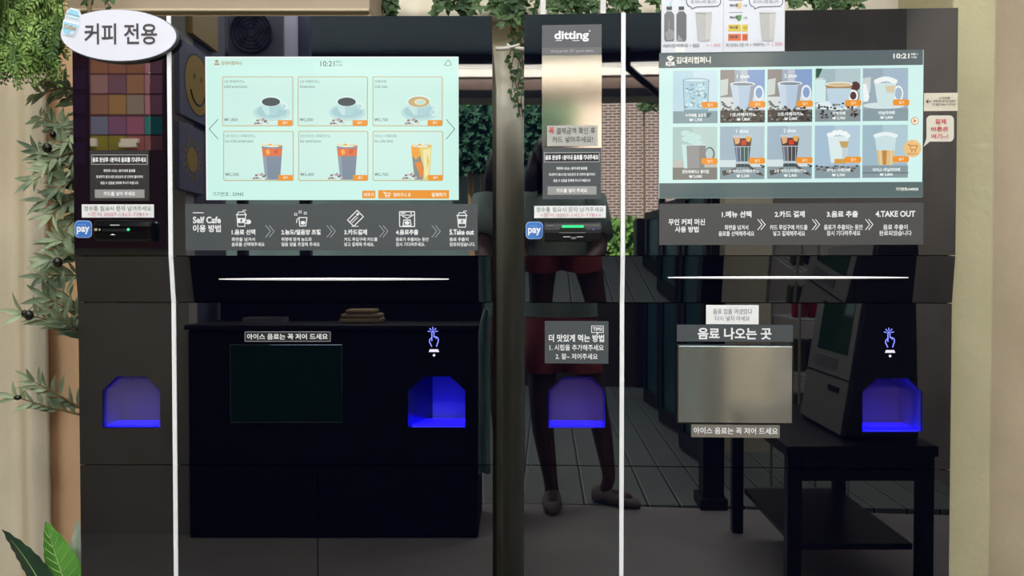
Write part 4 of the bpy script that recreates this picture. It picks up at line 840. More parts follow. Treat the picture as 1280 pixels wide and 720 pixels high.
vine('vine', 600, 672, -6, (8, 34), 1.90, 13, 'leafy vine above the gap between the machines', 636)
vine('vine', 640, 654, 10, (90, 150), 1.95, 7, 'long thin vine hanging down the gap between the machines', 645, 6, (.012, .02))
vine('vine', 684, 748, -6, (6, 26), 1.82, 14, 'leafy vine between the two white bars', 715)
vine('vine', 760, 822, -6, (4, 22), 1.86, 11, 'leafy vine left of the drink poster', 790)
vine('vine', 984, 1078, -8, (2, 16), 1.80, 18, 'leafy vine right of the drink poster', 1030)
vine('vine', 92, 140, -8, (2, 14), 1.55, 5, 'loose olive twigs above the oval sign', 112, 4)
# white upright bars and the rail in the gap
for u, lab in ((678.7, 'white upright bar behind the right machine top, nearer the gap'), (753.7, 'white upright bar behind the right machine top, nearer the poster')):
    p = at(u, 0, 1.70); z0 = RF.b[3] - .0025; wp = pm('white bar paint', 'dcdad6', .5)
    mb = MB(); mb.box(-.0062, -.006, 0, .0062, .006, CEIL - z0, wp); mb.box(-.02, -.02, 0, .02, .02, .003, wp); o = mb.build('upright_bar', bevel=.001); o.location = (p.x, 1.70, z0); tag(o, lab, 'bar')
zr = at(636, 61, 1.86).z; a, b = Vector((LF.o.x + LF.b[1] - .0035, 1.86, zr)), RF.o + RF.ex * (RF.b[0] + .0035) + RF.ey * .47; b.z = zr
mb = MB(); mb.tube([a, a.lerp(b, .4) + Vector((0, 0, .003)), a.lerp(b, .5) + Vector((0, 0, .006)), a.lerp(b, .6) + Vector((0, 0, .003)), b], .0048, pm('white rail', 'e2dcd0', .5), 10)
c = a.lerp(b, .48); mb.tube([c + Vector((-.014, 0, .012)), c + Vector((-.005, -.004, .004)), c + Vector((.004, -.004, .006)), c + Vector((.016, 0, .012))], .0035, pm('white rail', 'e2dcd0', .5), 8)
tag(mb.build('curtain_rail', smooth=True), 'white rail across the gap between the machines', 'rail')

# ------------------------------------------------------------------ the place behind the camera, seen in the glass
DK_BROWN = noisy('dark brown boards', '2e2620', '3d332b', 5, .7, .2, stretch=(1, 1, 6))
WALLK = noisy('beige plaster behind', 'aaa79e', 'b4b1a8', 3, .85)
def depth_y(d): return 2 * D - d
def boxm(name, x0, y0, z0, x1, y1, z1, matl, lab=None, cat=None, kind=None, bevel=0.0):
    mb = MB(); mb.box(min(x0, x1), min(y0, y1), z0, max(x0, x1), max(y0, y1), z1, matl); o = mb.build(name, bevel=bevel); return tag(o, lab, cat, None, kind)
def rboxpts(fr, u0, u1, depth, back):   # footprint whose near face shows between u0 and u1 in the reflection
    a, b = fr.refl(u0, 345, depth, LOWY), fr.refl(u1, 345, depth, LOWY); n = -fr.ey
    return a, b, n * back
def rbox(mb, fr, u0, u1, depth, back, z0, z1, matl):
    a, b, n = rboxpts(fr, u0, u1, depth, back); mb.prism([(a.x, a.y, z0), (b.x, b.y, z0), (b.x, b.y, z1), (a.x, a.y, z1)], n, matl)
# deck: long boards running away from the machines
def deck():
    mm = pm('deck boards', '6f746f', .45); nt = mm.node_tree; b = nt.nodes['Principled BSDF']; L = nt.links.new
    tc = nt.nodes.new('ShaderNodeTexCoord'); sp = nt.nodes.new('ShaderNodeSeparateXYZ'); L(tc.outputs['Object'], sp.inputs[0])
    dv = nt.nodes.new('ShaderNodeMath'); dv.operation = 'DIVIDE'; dv.inputs[1].default_value = .145; L(sp.outputs[0], dv.inputs[0])
    fr_ = nt.nodes.new('ShaderNodeMath'); fr_.operation = 'FRACT'; L(dv.outputs[0], fr_.inputs[0])
    rp = nt.nodes.new('ShaderNodeValToRGB'); e = rp.color_ramp.elements; e[0].position = 0; e[0].color = lin('161818') + (1,); e[1].position = .07; e[1].color = lin('161818') + (1,)
    for pos, c in ((.085, 'c0c6c0'), (.115, '6b706c'), (.97, '727772')): q = rp.color_ramp.elements.new(pos); q.color = lin(c) + (1,)
    L(fr_.outputs[0], rp.inputs[0]); L(rp.outputs[0], b.inputs['Base Color'])
    mb = MB(); mb.box(-5, -4.6, -.05, 5, 0, .0, mm); o = mb.build('floor_deck'); o.rotation_euler = (0, 0, -TH); o.location = (0, -.60, 0.002); tag(o, kind='structure')
deck()
boxm('ground_bank', -9, -4.35, -.05, 9, -4.2, 1.22, DK_BROWN, kind='structure')
boxm('ground_terrace', -14, -16, -.1, 14, -4.35, 1.22, noisy('sandy ground', 'a39b8c', 'b5ad9c', 3, .9), kind='structure')
boxm('ground_yard', -30, -60, -.4, 30, 20, -.06, noisy('yard ground', '6e6a60', '7a766a', 2, .9), kind='structure')
br = pm('brick wall', '7a5a50', .85); nt = br.node_tree; bt = nt.nodes.new('ShaderNodeTexBrick'); tc = nt.nodes.new('ShaderNodeTexCoord'); mp = nt.nodes.new('ShaderNodeMapping'); mp.inputs['Rotation'].default_value = (PI / 2, 0, 0)
bt.inputs['Color1'].default_value = lin('6e5650') + (1,); bt.inputs['Color2'].default_value = lin('5a4843') + (1,); bt.inputs['Mortar'].default_value = lin('aea49d') + (1,)
bt.inputs['Scale'].default_value = 1.0; bt.inputs['Brick Width'].default_value = .17; bt.inputs['Row Height'].default_value = .056; bt.inputs['Mortar Size'].default_value = .009
nt.links.new(tc.outputs['Object'], mp.inputs[0]); nt.links.new(mp.outputs[0], bt.inputs[0]); nt.links.new(bt.outputs[0], nt.nodes['Principled BSDF'].inputs['Base Color'])
boxm('wall_brick', -9, -12.5, 1.2, 9, -12.2, 8.5, br, kind='structure')
# partition with a notice board, sign wall, porch beam
pa, pb = LF.refl(40, 345, 3.0), LF.refl(233, 345, 3.0)
boxm('wall_partition', -4.2, pa.y - .08, 0, pb.x, pa.y, CEIL, WALLK, kind='structure')
boxm('wall_signs', pb.x, -.62, 0, pb.x - .08, pa.y - .08, CEIL, noisy('slate wall', '4b4c5c', '565868', 3, .7), kind='structure')
zb0 = LF.refl(500, 120, 6.5).z; zb1 = LF.refl(500, 82, 6.5).z; yb0 = 2 * D - 6.5
boxm('trim_porch', -4.2, yb0 - .2, zb0 + .05, 3.4, yb0, zb0 + .16, noisy('brown porch beam', '8e7668', '9c8474', 4, .7), kind='structure')
boxm('trim_fascia', -4.2, yb0 - .2, zb0 + .16, 3.4, yb0 + .02, zb1, noisy('beige porch fascia', 'e2dccc', 'ece6d8', 4, .7), kind='structure')
boxm('trim_soffit', -4.2, yb0 - .25, zb0 - .02, 3.4, yb0 + .01, zb0 + .05, pm('dark soffit', '1c1a1a', .6), kind='structure')
boxm('trim_ceiling', -4.2, yb0 - .2, zb1, 3.4, yb0 + .03, CEIL, pm('dark soffit', '1c1a1a', .6), kind='structure')
# notice board
def board():
    a, b = LF.refl(84, 66, 2.98), LF.refl(208, 310, 2.98); y = a.y
    root = empty('notice_board', ((a.x + b.x) / 2, y, b.z), 0, 'maroon board of coloured paper notes reflected in the left payment column', 'board'); ox = root.location.x
    mb = MB(); mb.box(a.x - ox, -.018, 0, b.x - ox, 0, a.z - b.z, pm('maroon board', '5c3d4c', .7)); mb.build('board_panel', root)
    rows = [(74, 92, ('96685a', '94665a', '8e6456', 'b07a98')), (94, 117, ('a07c88', '7c5a78', '9c7664', 'b47c9a')), (119, 143, ('9c766c', 'a8845e', '988a88', 'bc7e9c')), (146, 168, ('7c84ac', '8a6090', 'a0648a', '2e8f98')), (170, 188, ('8f8a3a', '8c883c', '9c6068', '9c6470'))]
    k = 0
    for v0, v1, cs in rows:
        for i, c in enumerate(cs):
            u0, u1 = 114 + i * 22.5, 135.5 + i * 22.5
            if u1 > 203: break
            p, q = LF.refl(u0, v0, 2.98), LF.refl(u1, v1, 2.98); mb = MB(); mb.box(p.x - ox, 0, q.z - b.z, q.x - ox, .002, p.z - b.z, pm('note ' + c, c, .8)); mb.build('paper_note', root); k += 1
    for v0, v1 in ((88, 112), (118, 142), (148, 172), (178, 205)):
        p, q = LF.refl(88, v0, 2.98), LF.refl(108, v1, 2.98); mb = MB(); mb.box(p.x - ox, 0, q.z - b.z, q.x - ox, .002, p.z - b.z, pm('note 6a4674', '6a4674', .8)); mb.build('paper_note', root)
    for n_, (u0, v0, u1, v1) in enumerate(((112, 172.5, 119, 182.5), (150, 173, 172, 178), (148, 178, 169.5, 183.5))):
        p, q = LF.refl(u0, v0, 2.96), LF.refl(u1, v1, 2.96); mb = MB(); mb.box(p.x - ox, .0022, q.z - b.z, q.x - ox, .016, p.z - b.z, PAPER); mb.build('folded_paper', root)
board()
# framed smiling face and sun pictures on the sign wall (their plane faces right)
def picture(name, y0, y1, z0, z1, art, lab):
    x = pb.x + .002; root = empty(name, (x, (y0 + y1) / 2, z0), 0, lab, 'picture'); w_, h = y0 - y1, z1 - z0
    mb = MB(); mb.box(0, -w_ / 2, 0, .022, w_ / 2, h, pm('slate picture board' if art != 'yellow' else 'mustard picture board', '666880' if art != 'yellow' else 'a08436', .6)); mb.build('picture_board', root, bevel=.002)
    yl = pm('mustard paint', 'b08e30', .6); bk = pm('black paint', '0c0c0e', .6); g = MB(); cx, cz = 0, h / 2
    def disc(r, xx, mm, cy=0, cz_=None, sy=1.0, n=32): g.poly([(xx, cy + r * sy * math.cos(2 * PI * k / n), (cz if cz_ is None else cz_) + r * math.sin(2 * PI * k / n)) for k in range(n)], mm)
    if art == 'smile':
        disc(h * .42, .0226, bk); disc(h * .40, .0230, yl)
        for s_ in (-1, 1): disc(h * .045, .0236, bk, s_ * h * .11, cz + h * .1, .5, 14)
        g.tube([(.0238, h * .25 * math.cos(math.radians(a)), cz - h * .02 + h * .25 * math.sin(math.radians(a))) for a in range(200, 341, 14)], .0035, bk, 6)
    elif art == 'sun':
        disc(h * .19, .0230, yl)
        for k in range(16):
            a = 2 * PI * k / 16; c_, s_ = math.cos(a), math.sin(a); r0, r1 = h * .24, h * (.40 if k % 2 else .34)
            g.prism([(.0226, c_ * r0 - s_ * .006, cz + s_ * r0 + c_ * .006), (.0226, c_ * r1, cz + s_ * r1), (.0226, c_ * r0 + s_ * .006, cz + s_ * r0 - c_ * .006)], (.0006, 0, 0), yl)
    else:
        disc(h * .04, .0230, bk, -h * .12, cz - h * .1, .6, 14); g.build('painted_eye', root); g = MB(); disc(h * .04, .0230, bk, h * .12, cz - h * .1, .6, 14); g.build('painted_eye', root); return
    g.build('painted_motif', root)
def vy(u): return 2 * D - F * pb.x / (u - 640)     # depth on the sign wall seen at column u
def vz(u, v): return LF.refl(u, v, F * pb.x / (u - 640)).z
picture('smiling_picture', vy(219), vy(262), vz(240, 152), vz(240, 60), 'smile', 'slate square with a smiling round face, reflected beside the left screen')
picture('sun_picture', vy(218), vy(249), vz(233, 240), vz(233, 158), 'sun', 'slate square with a painted sun, reflected below the smiling face')
picture('mustard_picture', vy(236), vy(268), vz(250, 52), vz(250, 52) + .34, 'yellow', 'mustard square reflected above the smiling face at the left')
# fan unit high on a post frame
a, b = LF.refl(284, 10, 3.9), LF.refl(356, 72, 3.9); rt = empty('fan_unit', ((a.x + b.x) / 2, a.y, b.z), 0, 'grey cased fan reflected above the top left of the left screen', 'fan'); hw = (b.x - a.x) / 2; hh = a.z - b.z
mb = MB(); mb.box(-hw, -.25, 0, hw, 0, hh + .1, pm('pale fan casing', '7f8290', .6)); mb.build('casing', rt, bevel=.008)
mb = MB(); ctr = (-.02, .006, hh * .5)
for r in (.105, .085, .065, .045, .025): mb.tube([(ctr[0] + r * math.cos(2 * PI * k / 28), .012, ctr[2] + r * math.sin(2 * PI * k / 28)) for k in range(28)], .003 if r < .1 else .009, pm('dark fan guard', '23263a', .5), 6, True)
mb.build('guard', rt, True)
mb = MB()
for k in range(5):
    an = 2 * PI * k / 5; c_, s_ = math.cos(an), math.sin(an); mb.prism([(ctr[0] + c_ * .02, .004, ctr[2] + s_ * .02), (ctr[0] + c_ * .09 - s_ * .03, .004, ctr[2] + s_ * .09 + c_ * .03), (ctr[0] + c_ * .09 + s_ * .01, .004, ctr[2] + s_ * .09 - c_ * .01)], (0, .004, 0), pm('fan blade', '3b3e52', .5))
mb.build('fan_blade', rt)
mb = MB(); mb.box(-hw - .05, -.3, -b.z, -hw, -.25, CEIL - b.z, pm('navy post', '1f2336', .6)); mb.box(hw, -.3, -b.z, hw + .06, -.25, CEIL - b.z, pm('navy post', '1f2336', .6)); mb.box(-hw, -.3, .02, hw, -.25, .08, pm('navy post', '1f2336', .6)); mb.build('post_frame', rt)
# black covered counter across the left of the view
mb = MB(); a, b = LF.refl(234, 406, 2.97, LOWY), LF.refl(598, 675, 2.97, LOWY)
BLK = pm('black cloth', '030304', .9)
rt = empty('counter', ((a.x + b.x) / 2, a.y - .3, 0), 0, 'black covered counter reflected in the lower doors of the left machine', 'counter'); hw = (b.x - a.x) / 2
mb.box(-hw, 0, 0, hw, .3, a.z - .02, BLK); mb.build('counter_front', rt, bevel=.01); mb = MB(); mb.box(-hw - .01, -.01, a.z - .02, hw + .01, .31, a.z, pm('dark counter top', '08080a', .5)); mb.build('counter_top', rt, bevel=.004); bp_ = boxm('room_divider', rt.location.x - hw, rt.location.y - .06, 0, rt.location.x + hw, rt.location.y - .04, LF.refl(400, 324, 3.3).z, BLK, 'black divider board behind the black counter', 'divider')
CZ = a.z
def on_counter(u, d): p = LF.refl(u, 345, d); return (p.x, p.y)
x, y = on_counter(452, 3.10); rt = empty('folded_cloth', (x, y, CZ), 0, 'tan folded cloth on the black counter reflected in the left machine', 'cloth')
mb = MB()
for k, (w_, h) in enumerate(((.085, .02), (.08, .018), (.06, .016))): mb.box(-w_, -.06 + k * .004, k * .02, w_, .06, k * .02 + h, noisy('tan cloth', 'a08c6a', 'b39d7a', 20, .9))
mb.build('cloth_folds', rt, bevel=.006)
x, y = on_counter(330, 3.08); rt = empty('paper_tray', (x, y, CZ), 0, 'grey tray on the black counter reflected above the stir label', 'tray'); mb = MB(); mb.box(-.08, -.05, 0, .08, .05, .006, pm('grey tray', '77757c', .4))
for bx in ((-.08, -.05, .08, -.045), (-.08, .045, .08, .05), (-.08, -.045, -.075, .045), (.075, -.045, .08, .045)): mb.box(bx[0], bx[1], .006, bx[2], bx[3], .022, pm('grey tray', '77757c', .4))
mb.build('tray_body', rt)
# pale teal cloth hanging at the counter's right end
a, b = LF.refl(598, 386, 2.88, LOWY), LF.refl(613, 592, 2.88, LOWY); mb = MB(); n = 12; pts = [(a.x + .012, a.z), (b.x, a.z + .004)]; vs = []; fs = []
for j in range(15):
    t = j / 14; zz = a.z + (b.z - a.z) * t; ins = .022 * max(0, 1 - t * 6) ** 2
    for i in range(n + 1): q = i / n; vs.append((a.x + ins + (b.x - a.x - ins) * q, a.y + .012 * math.sin(q * 9 + t * 1.2), zz))
for j in range(14):
    for i in range(n): k = j * (n + 1) + i; fs.append((k, k + 1, k + n + 2, k + n + 1))
mb.raw(vs, fs, noisy('pale teal cloth', '5f8583', '86a9a4', 14, .8, stretch=(4, 1, .4))); o = mb.build('hanging_cloth', smooth=True); o.modifiers.new('thickness', 'SOLIDIFY').thickness = .003; tag(o, 'pale teal cloth hanging at the right edge of the left machine reflection', 'cloth')
# light strip along the top of the porch fascia
zs0 = LF.refl(500, 83.5, 6.4).z; zs1 = LF.refl(500, 80.5, 6.4).z; rt = empty('strip_light', (0, 2 * D - 6.4, zs0), 0, 'thin white light strip reflected along the top of the porch fascia', 'lamp')
mb = MB(); mb.box(-4, -.02, 0, 3.2, 0, zs1 - zs0, pm('lit strip', 'ffffff', .4, 0, 1.45, 'fff6ea', 4.0)); mb.build('diffuser', rt); mb = MB(); mb.box(-4, -.10, zs1 - zs0, 3.2, 0, zs1 - zs0 + .012, pm('dark soffit', '1c1a1a', .6)); mb.build('housing', rt)
d = bpy.data.lights.new('strip', 'AREA'); d.shape = 'RECTANGLE'; d.size = 7; d.size_y = .03; d.energy = 50; lo = bpy.data.objects.new('strip', d); COL.objects.link(lo); lo.parent = rt; lo.location = (-.4, -.01, -.002); lo.rotation_euler = (math.radians(-35), 0, 0)
# greenery outside
def bush(name, fr, u0, u1, v0, v1, depth, n, lab, matl, size, thick=.5):
    c = fr.refl((u0 + u1) / 2, v1, depth); root = empty(name, tuple(c), 0, lab, 'plant'); mb = MB(); st = MB()
    for k in range(n):
        p = fr.refl(rnd(u0, u1), v0 + (v1 - v0) * random.random() ** .8, depth + rnd(-thick, thick)) - c
        mb.leaf(p, rdir((0, .5, .1), 1.0), rnd(.6, 1.2) * size, size * rnd(.35, .6), matl, up=(rnd(-.5, .5), 1, rnd(0, 1)), seg=2)
    for k in range(8 if depth < 10.3 else 1):
        p = fr.refl(rnd(u0, u1), v0 + (v1 - v0) * .2, depth) - c; g_ = 1.22 - c.z
        st.tube([(p.x * .6, p.y, min(g_, 0)), (p.x * .8, p.y, p.z * .5), tuple(p)], [.02, .012, .005], STEM, 6)
    st.build('stems', root); mb.build('foliage', root)
IVYD = noisy('dark shrub leaf', '16382c', '2f5c44', 5, .6); GRN = noisy('hedge leaf', '3f6a2c', '7fa850', 5, .6); IVY = noisy('ivy leaf', '3a7a3c', '74b868', 5, .6)  # IVYD is a darker, bluer green than hedge and ivy
bush('hedge', RF, 700, 800, 278, 318, 9.0, 1600, 'green hedge reflected below the brick wall', GRN, .14)
bush('ivy', RF, 640, 716, 112, 172, 12.6, 1300, 'green ivy on the brick wall reflected beside the payment column', IVY, .24, .3)
bush('leafy_branch', RF, 798, 826, 108, 138, 10.6, 160, 'dark leafy branch reflected at the left edge of the right screen', VINE, .14, .3)
bush('bush', LF, 560, 640, 138, 214, 10.05, 1300, 'green shrub reflected at the right of the left screen', IVYD, .2, .2)
mb = MB(); rbox(mb, LF, 250, 622, 10.4, .2, 1.2, LF.refl(590, 212, 10.4).z, noisy('grey teal render', '3c4d4f', '475a5b', 2, .8)); tag(mb.build('wall_low'), kind='structure')
bush('bush', RF, 830, 960, 300, 330, 8.5, 700, 'low green shrub reflected under the instruction plate of the right machine', GRN, .14)
# folding black screens along the right of the deck, and the black post
def screens():
    p0, p1 = RF.refl(893, 345, 3.66, LOWY), RF.refl(800, 345, 6.5, LOWY); root = empty('folding_screen', (p0.x, p0.y, 0), 0, 'dark folding screen with teal panes reflected along the deck', 'screen'); d = p1 - p0; d.z = 0; n = 7
    teal = pm('teal pane', '24474a', .25); fk = pm('black frame', '0b0c0e', .5)
    for k in range(n):
        a = d * (k / n); b = d * ((k + .94) / n); off = Vector((.06 if k % 2 else 0, 0, 0)); a, b = a + off, b + Vector((.06, 0, 0)) - off; t = (b - a).normalized(); w_ = (b - a).length; M = Matrix.Translation(a) @ Matrix.Rotation(math.atan2(t.y, t.x), 4, 'Z'); h = 1.55
        mb = MB(); mb.box(0, -.02, .02, .05, .02, h, fk, M); mb.box(w_ - .05, -.02, .02, w_, .02, h, fk, M); mb.box(.05, -.02, .02, w_ - .05, .02, .12, fk, M); mb.box(.05, -.02, h - .06, w_ - .05, .02, h, fk, M)
        fo = mb.build('screen_frame', root); mb = MB(); mb.box(.05, -.005, .12, w_ - .05, .005, h - .06, teal, M); mb.build('pane', fo)
screens()
mb = MB(); rbox(mb, RF, 880, 907, 3.35, .1, 0, 1.1, pm('black post', '0a0b0d', .5)); rbox(mb, RF, 877, 912, 3.32, .16, 0, .05, pm('black post', '0a0b0d', .5)); tag(mb.build('deck_post', bevel=.004), 'black post on the deck edge reflected below the steel window', 'post')
mb = MB(); rbox(mb, RF, 795, 823, 6.9, .25, 0, RF.refl(805, 273, 6.9).z, pm('black post', '0a0b0d', .5)); tag(mb.build('black_cabinet', bevel=.01), 'black upright cabinet reflected before the hedge', 'cabinet')
mb = MB(); rbox(mb, RF, 905, 964, 4.4, .25, 0, CEIL, noisy('pale post plaster', 'd8cdb4', 'e2d8c0', 4, .85)); tag(mb.build('wall_post'), kind='structure')
mb = MB(); rbox(mb, RF, 962, 1240, 5.0, .1, 0, CEIL, noisy('grey plaster behind', '8f857b', '9a9086', 3, .85)); tag(mb.build('wall_beside_deck'), kind='structure')
# strut under the porch roof
a, b = RF.refl(784, 84, 6.3), RF.refl(828, 122, 6.3); mb = MB(); mb.tube([a, b], .03, pm('black post', '0a0b0d', .5), 8); c = RF.refl(828, 345, 6.3); mb.tube([b, (b.x, b.y, 0)], .03, pm('black post', '0a0b0d', .5), 8); mb.tube([a, (a.x, a.y, CEIL)], .03, pm('black post', '0a0b0d', .5), 8)
tag(mb.build('porch_strut'), 'black slanting strut reflected under the porch roof', 'strut')
# low black table with an ordering kiosk
def table_kiosk():
    tz = RF.refl(1090, 547, 2.45, LOWY).z; a, b = RF.refl(985, 345, 2.33, LOWY), RF.refl(1176, 345, 2.33, LOWY); n = -RF.ey * .75; K = pm('black table paint', '0b0b0d', .35)
    root = empty('low_table', ((a.x + b.x) / 2, (a.y + b.y) / 2, 0), 0, 'low black table reflected at the bottom right of the right machine', 'table'); O = root.location
    mb = MB(); mb.prism([(a.x - O.x, a.y - O.y, tz - .035), (b.x - O.x, b.y - O.y, tz - .035), (b.x - O.x, b.y - O.y, tz), (a.x - O.x, a.y - O.y, tz)], n, K); mb.build('table_top', root, bevel=.003)
    mb = MB(); e1 = (b - a).normalized(); q = [a - O + e1 * .05, b - O - e1 * .05]; mb.prism([(q[0].x, q[0].y, tz - .11), (q[1].x, q[1].y, tz - .11), (q[1].x, q[1].y, tz - .035), (q[0].x, q[0].y, tz - .035)], -RF.ey * .02, K); mb.build('apron', root)
    mb = MB(); q = [v_ - RF.ey * .06 for v_ in q]; mb.prism([(q[0].x, q[0].y, .17), (q[1].x, q[1].y, .17), (q[1].x, q[1].y, .19), (q[0].x, q[0].y, .19)], -RF.ey * .62, K); mb.build('lower_shelf', root)
    for p in (a, b):
        for q in (0.03, .72):
            c = p + (-RF.ey) * q + (b - a).normalized() * (.03 if p is a else -.03) - O; mb = MB(); mb.box(c.x - .022, c.y - .022, 0, c.x + .022, c.y + .022, tz - .035, K); mb.build('leg', root, bevel=.002)
    # kiosk: side profile faces the machine, its screen front faces left
    root = empty('ordering_kiosk', tuple(RF.refl(1105, 345, 2.5, LOWY).xy) + (tz,), 0, 'black and grey ordering kiosk reflected in the right machine', 'kiosk'); O = root.location; dp = 2.42
    pr = [RF.refl(u, v, dp, LOWY) - O for u, v in ((1052, 546), (1150, 546), (1146, 300), (1092, 300))]; n = -RF.ey * .40
    lift = -min(p.z for p in pr) + .001; pr = [p + Vector((0, 0, lift)) for p in pr]
    mb = MB(); mb.prism(pr, n, pm('charcoal kiosk side', '30323a', .5)); mb.build('casing', root, bevel=.012)
    fb, ft = pr[0], pr[3]; up = ft - fb; out = Vector((-(RF.ex.x), -(RF.ex.y), .0)) * .004
    def face(s0, s1, t0, t1, matl, name, k=1.0, parent=root):
        q = [fb + up * s + n * t + out * k for s, t in ((s0, t0), (s0, t1), (s1, t1), (s1, t0))]; mb = MB(); mb.prism(q, -out * .9, matl); return mb.build(name, parent)
    gp = pm('grey kiosk front', '75756f', .5); fp = face(.02, .99, .02, .98, gp, 'front_panel')
    face(.42, .70, .12, .80, pm('kiosk screen glass', '0a120c', .05, 0, 1.8, '2f4a34', .5), 'screen', 1.5, root); face(.215, .245, .18, .42, SOFT_BLACK, 'receipt_slot', 1.5, root); face(.290, .297, .02, .98, SOFT_BLACK, 'panel_seam', 1.5, root); face(.33, .39, .3, .8, pm('card reader grey', '5d5d5c', .4), 'reader', 1.7, root)
table_kiosk()
# wire rack with pouches behind the kiosk
def rack():
    a, b = RF.refl(1000, 345, 3.3, LOWY), RF.refl(1062, 345, 3.3, LOWY); root = empty('wire_rack', ((a.x + b.x) / 2, (a.y + b.y) / 2, 0), 0, 'wire rack reflected between the steel window and the kiosk', 'rack'); O = root.location; n = -RF.ey * .4; W_ = pm('grey wire', '9a9c9a', .4)
    zs = [RF.refl(1030, v, 3.3, LOWY).z for v in (540, 470, 400)]; mb = MB()
    for p in (a, b):
        for q in (Vector(), n): c = p + q - O; mb.tube([(c.x, c.y, 0), (c.x, c.y, 1.25)], .006, W_, 6)
    mb.build('posts', root); items = []
    for z in zs:
        mb = MB()
        for k in range(9): c = a.lerp(b, k / 8) - O; mb.tube([(c.x, c.y, z), (c.x + n.x, c.y + n.y, z)], .003, W_, 5)
        for q in (Vector(), n): c, d = a + q - O, b + q - O; mb.tube([(c.x, c.y, z), (d.x, d.y, z)], .004, W_, 5)
        mb.build('shelf', root)
    cols = [('red', '8c1c2c'), ('olive', '4b4a30'), ('dark green', '22423a')]
    for r, z in enumerate(zs[:3]):
        for k in range(3):
            nm, c = cols[(k + (0 if r == 2 else 1)) % 3 if r < 2 else 0]
            p = a.lerp(b, .2 + .3 * k) - RF.ey * .12; mb = MB(); w_, h = .028, .15
            mb.prism([(-w_, 0, 0), (w_, 0, 0), (w_ * 1.05, 0, h * .8), (w_ * .9, 0, h), (-w_ * .9, 0, h), (-w_ * 1.05, 0, h * .8)], (0, -.05, 0), noisy('pouch ' + nm, c, c, 30, .35)); o = mb.build('pouch', bevel=.006); o.location = (p.x, p.y, z + .0045)
            tag(o, '%s pouch %s on the %s shelf of the reflected wire rack' % (nm, ('at the left', 'in the middle', 'at the right')[k], ('bottom', 'middle', 'top')[r]), 'pouch', 'pouches on the wire rack')
rack()
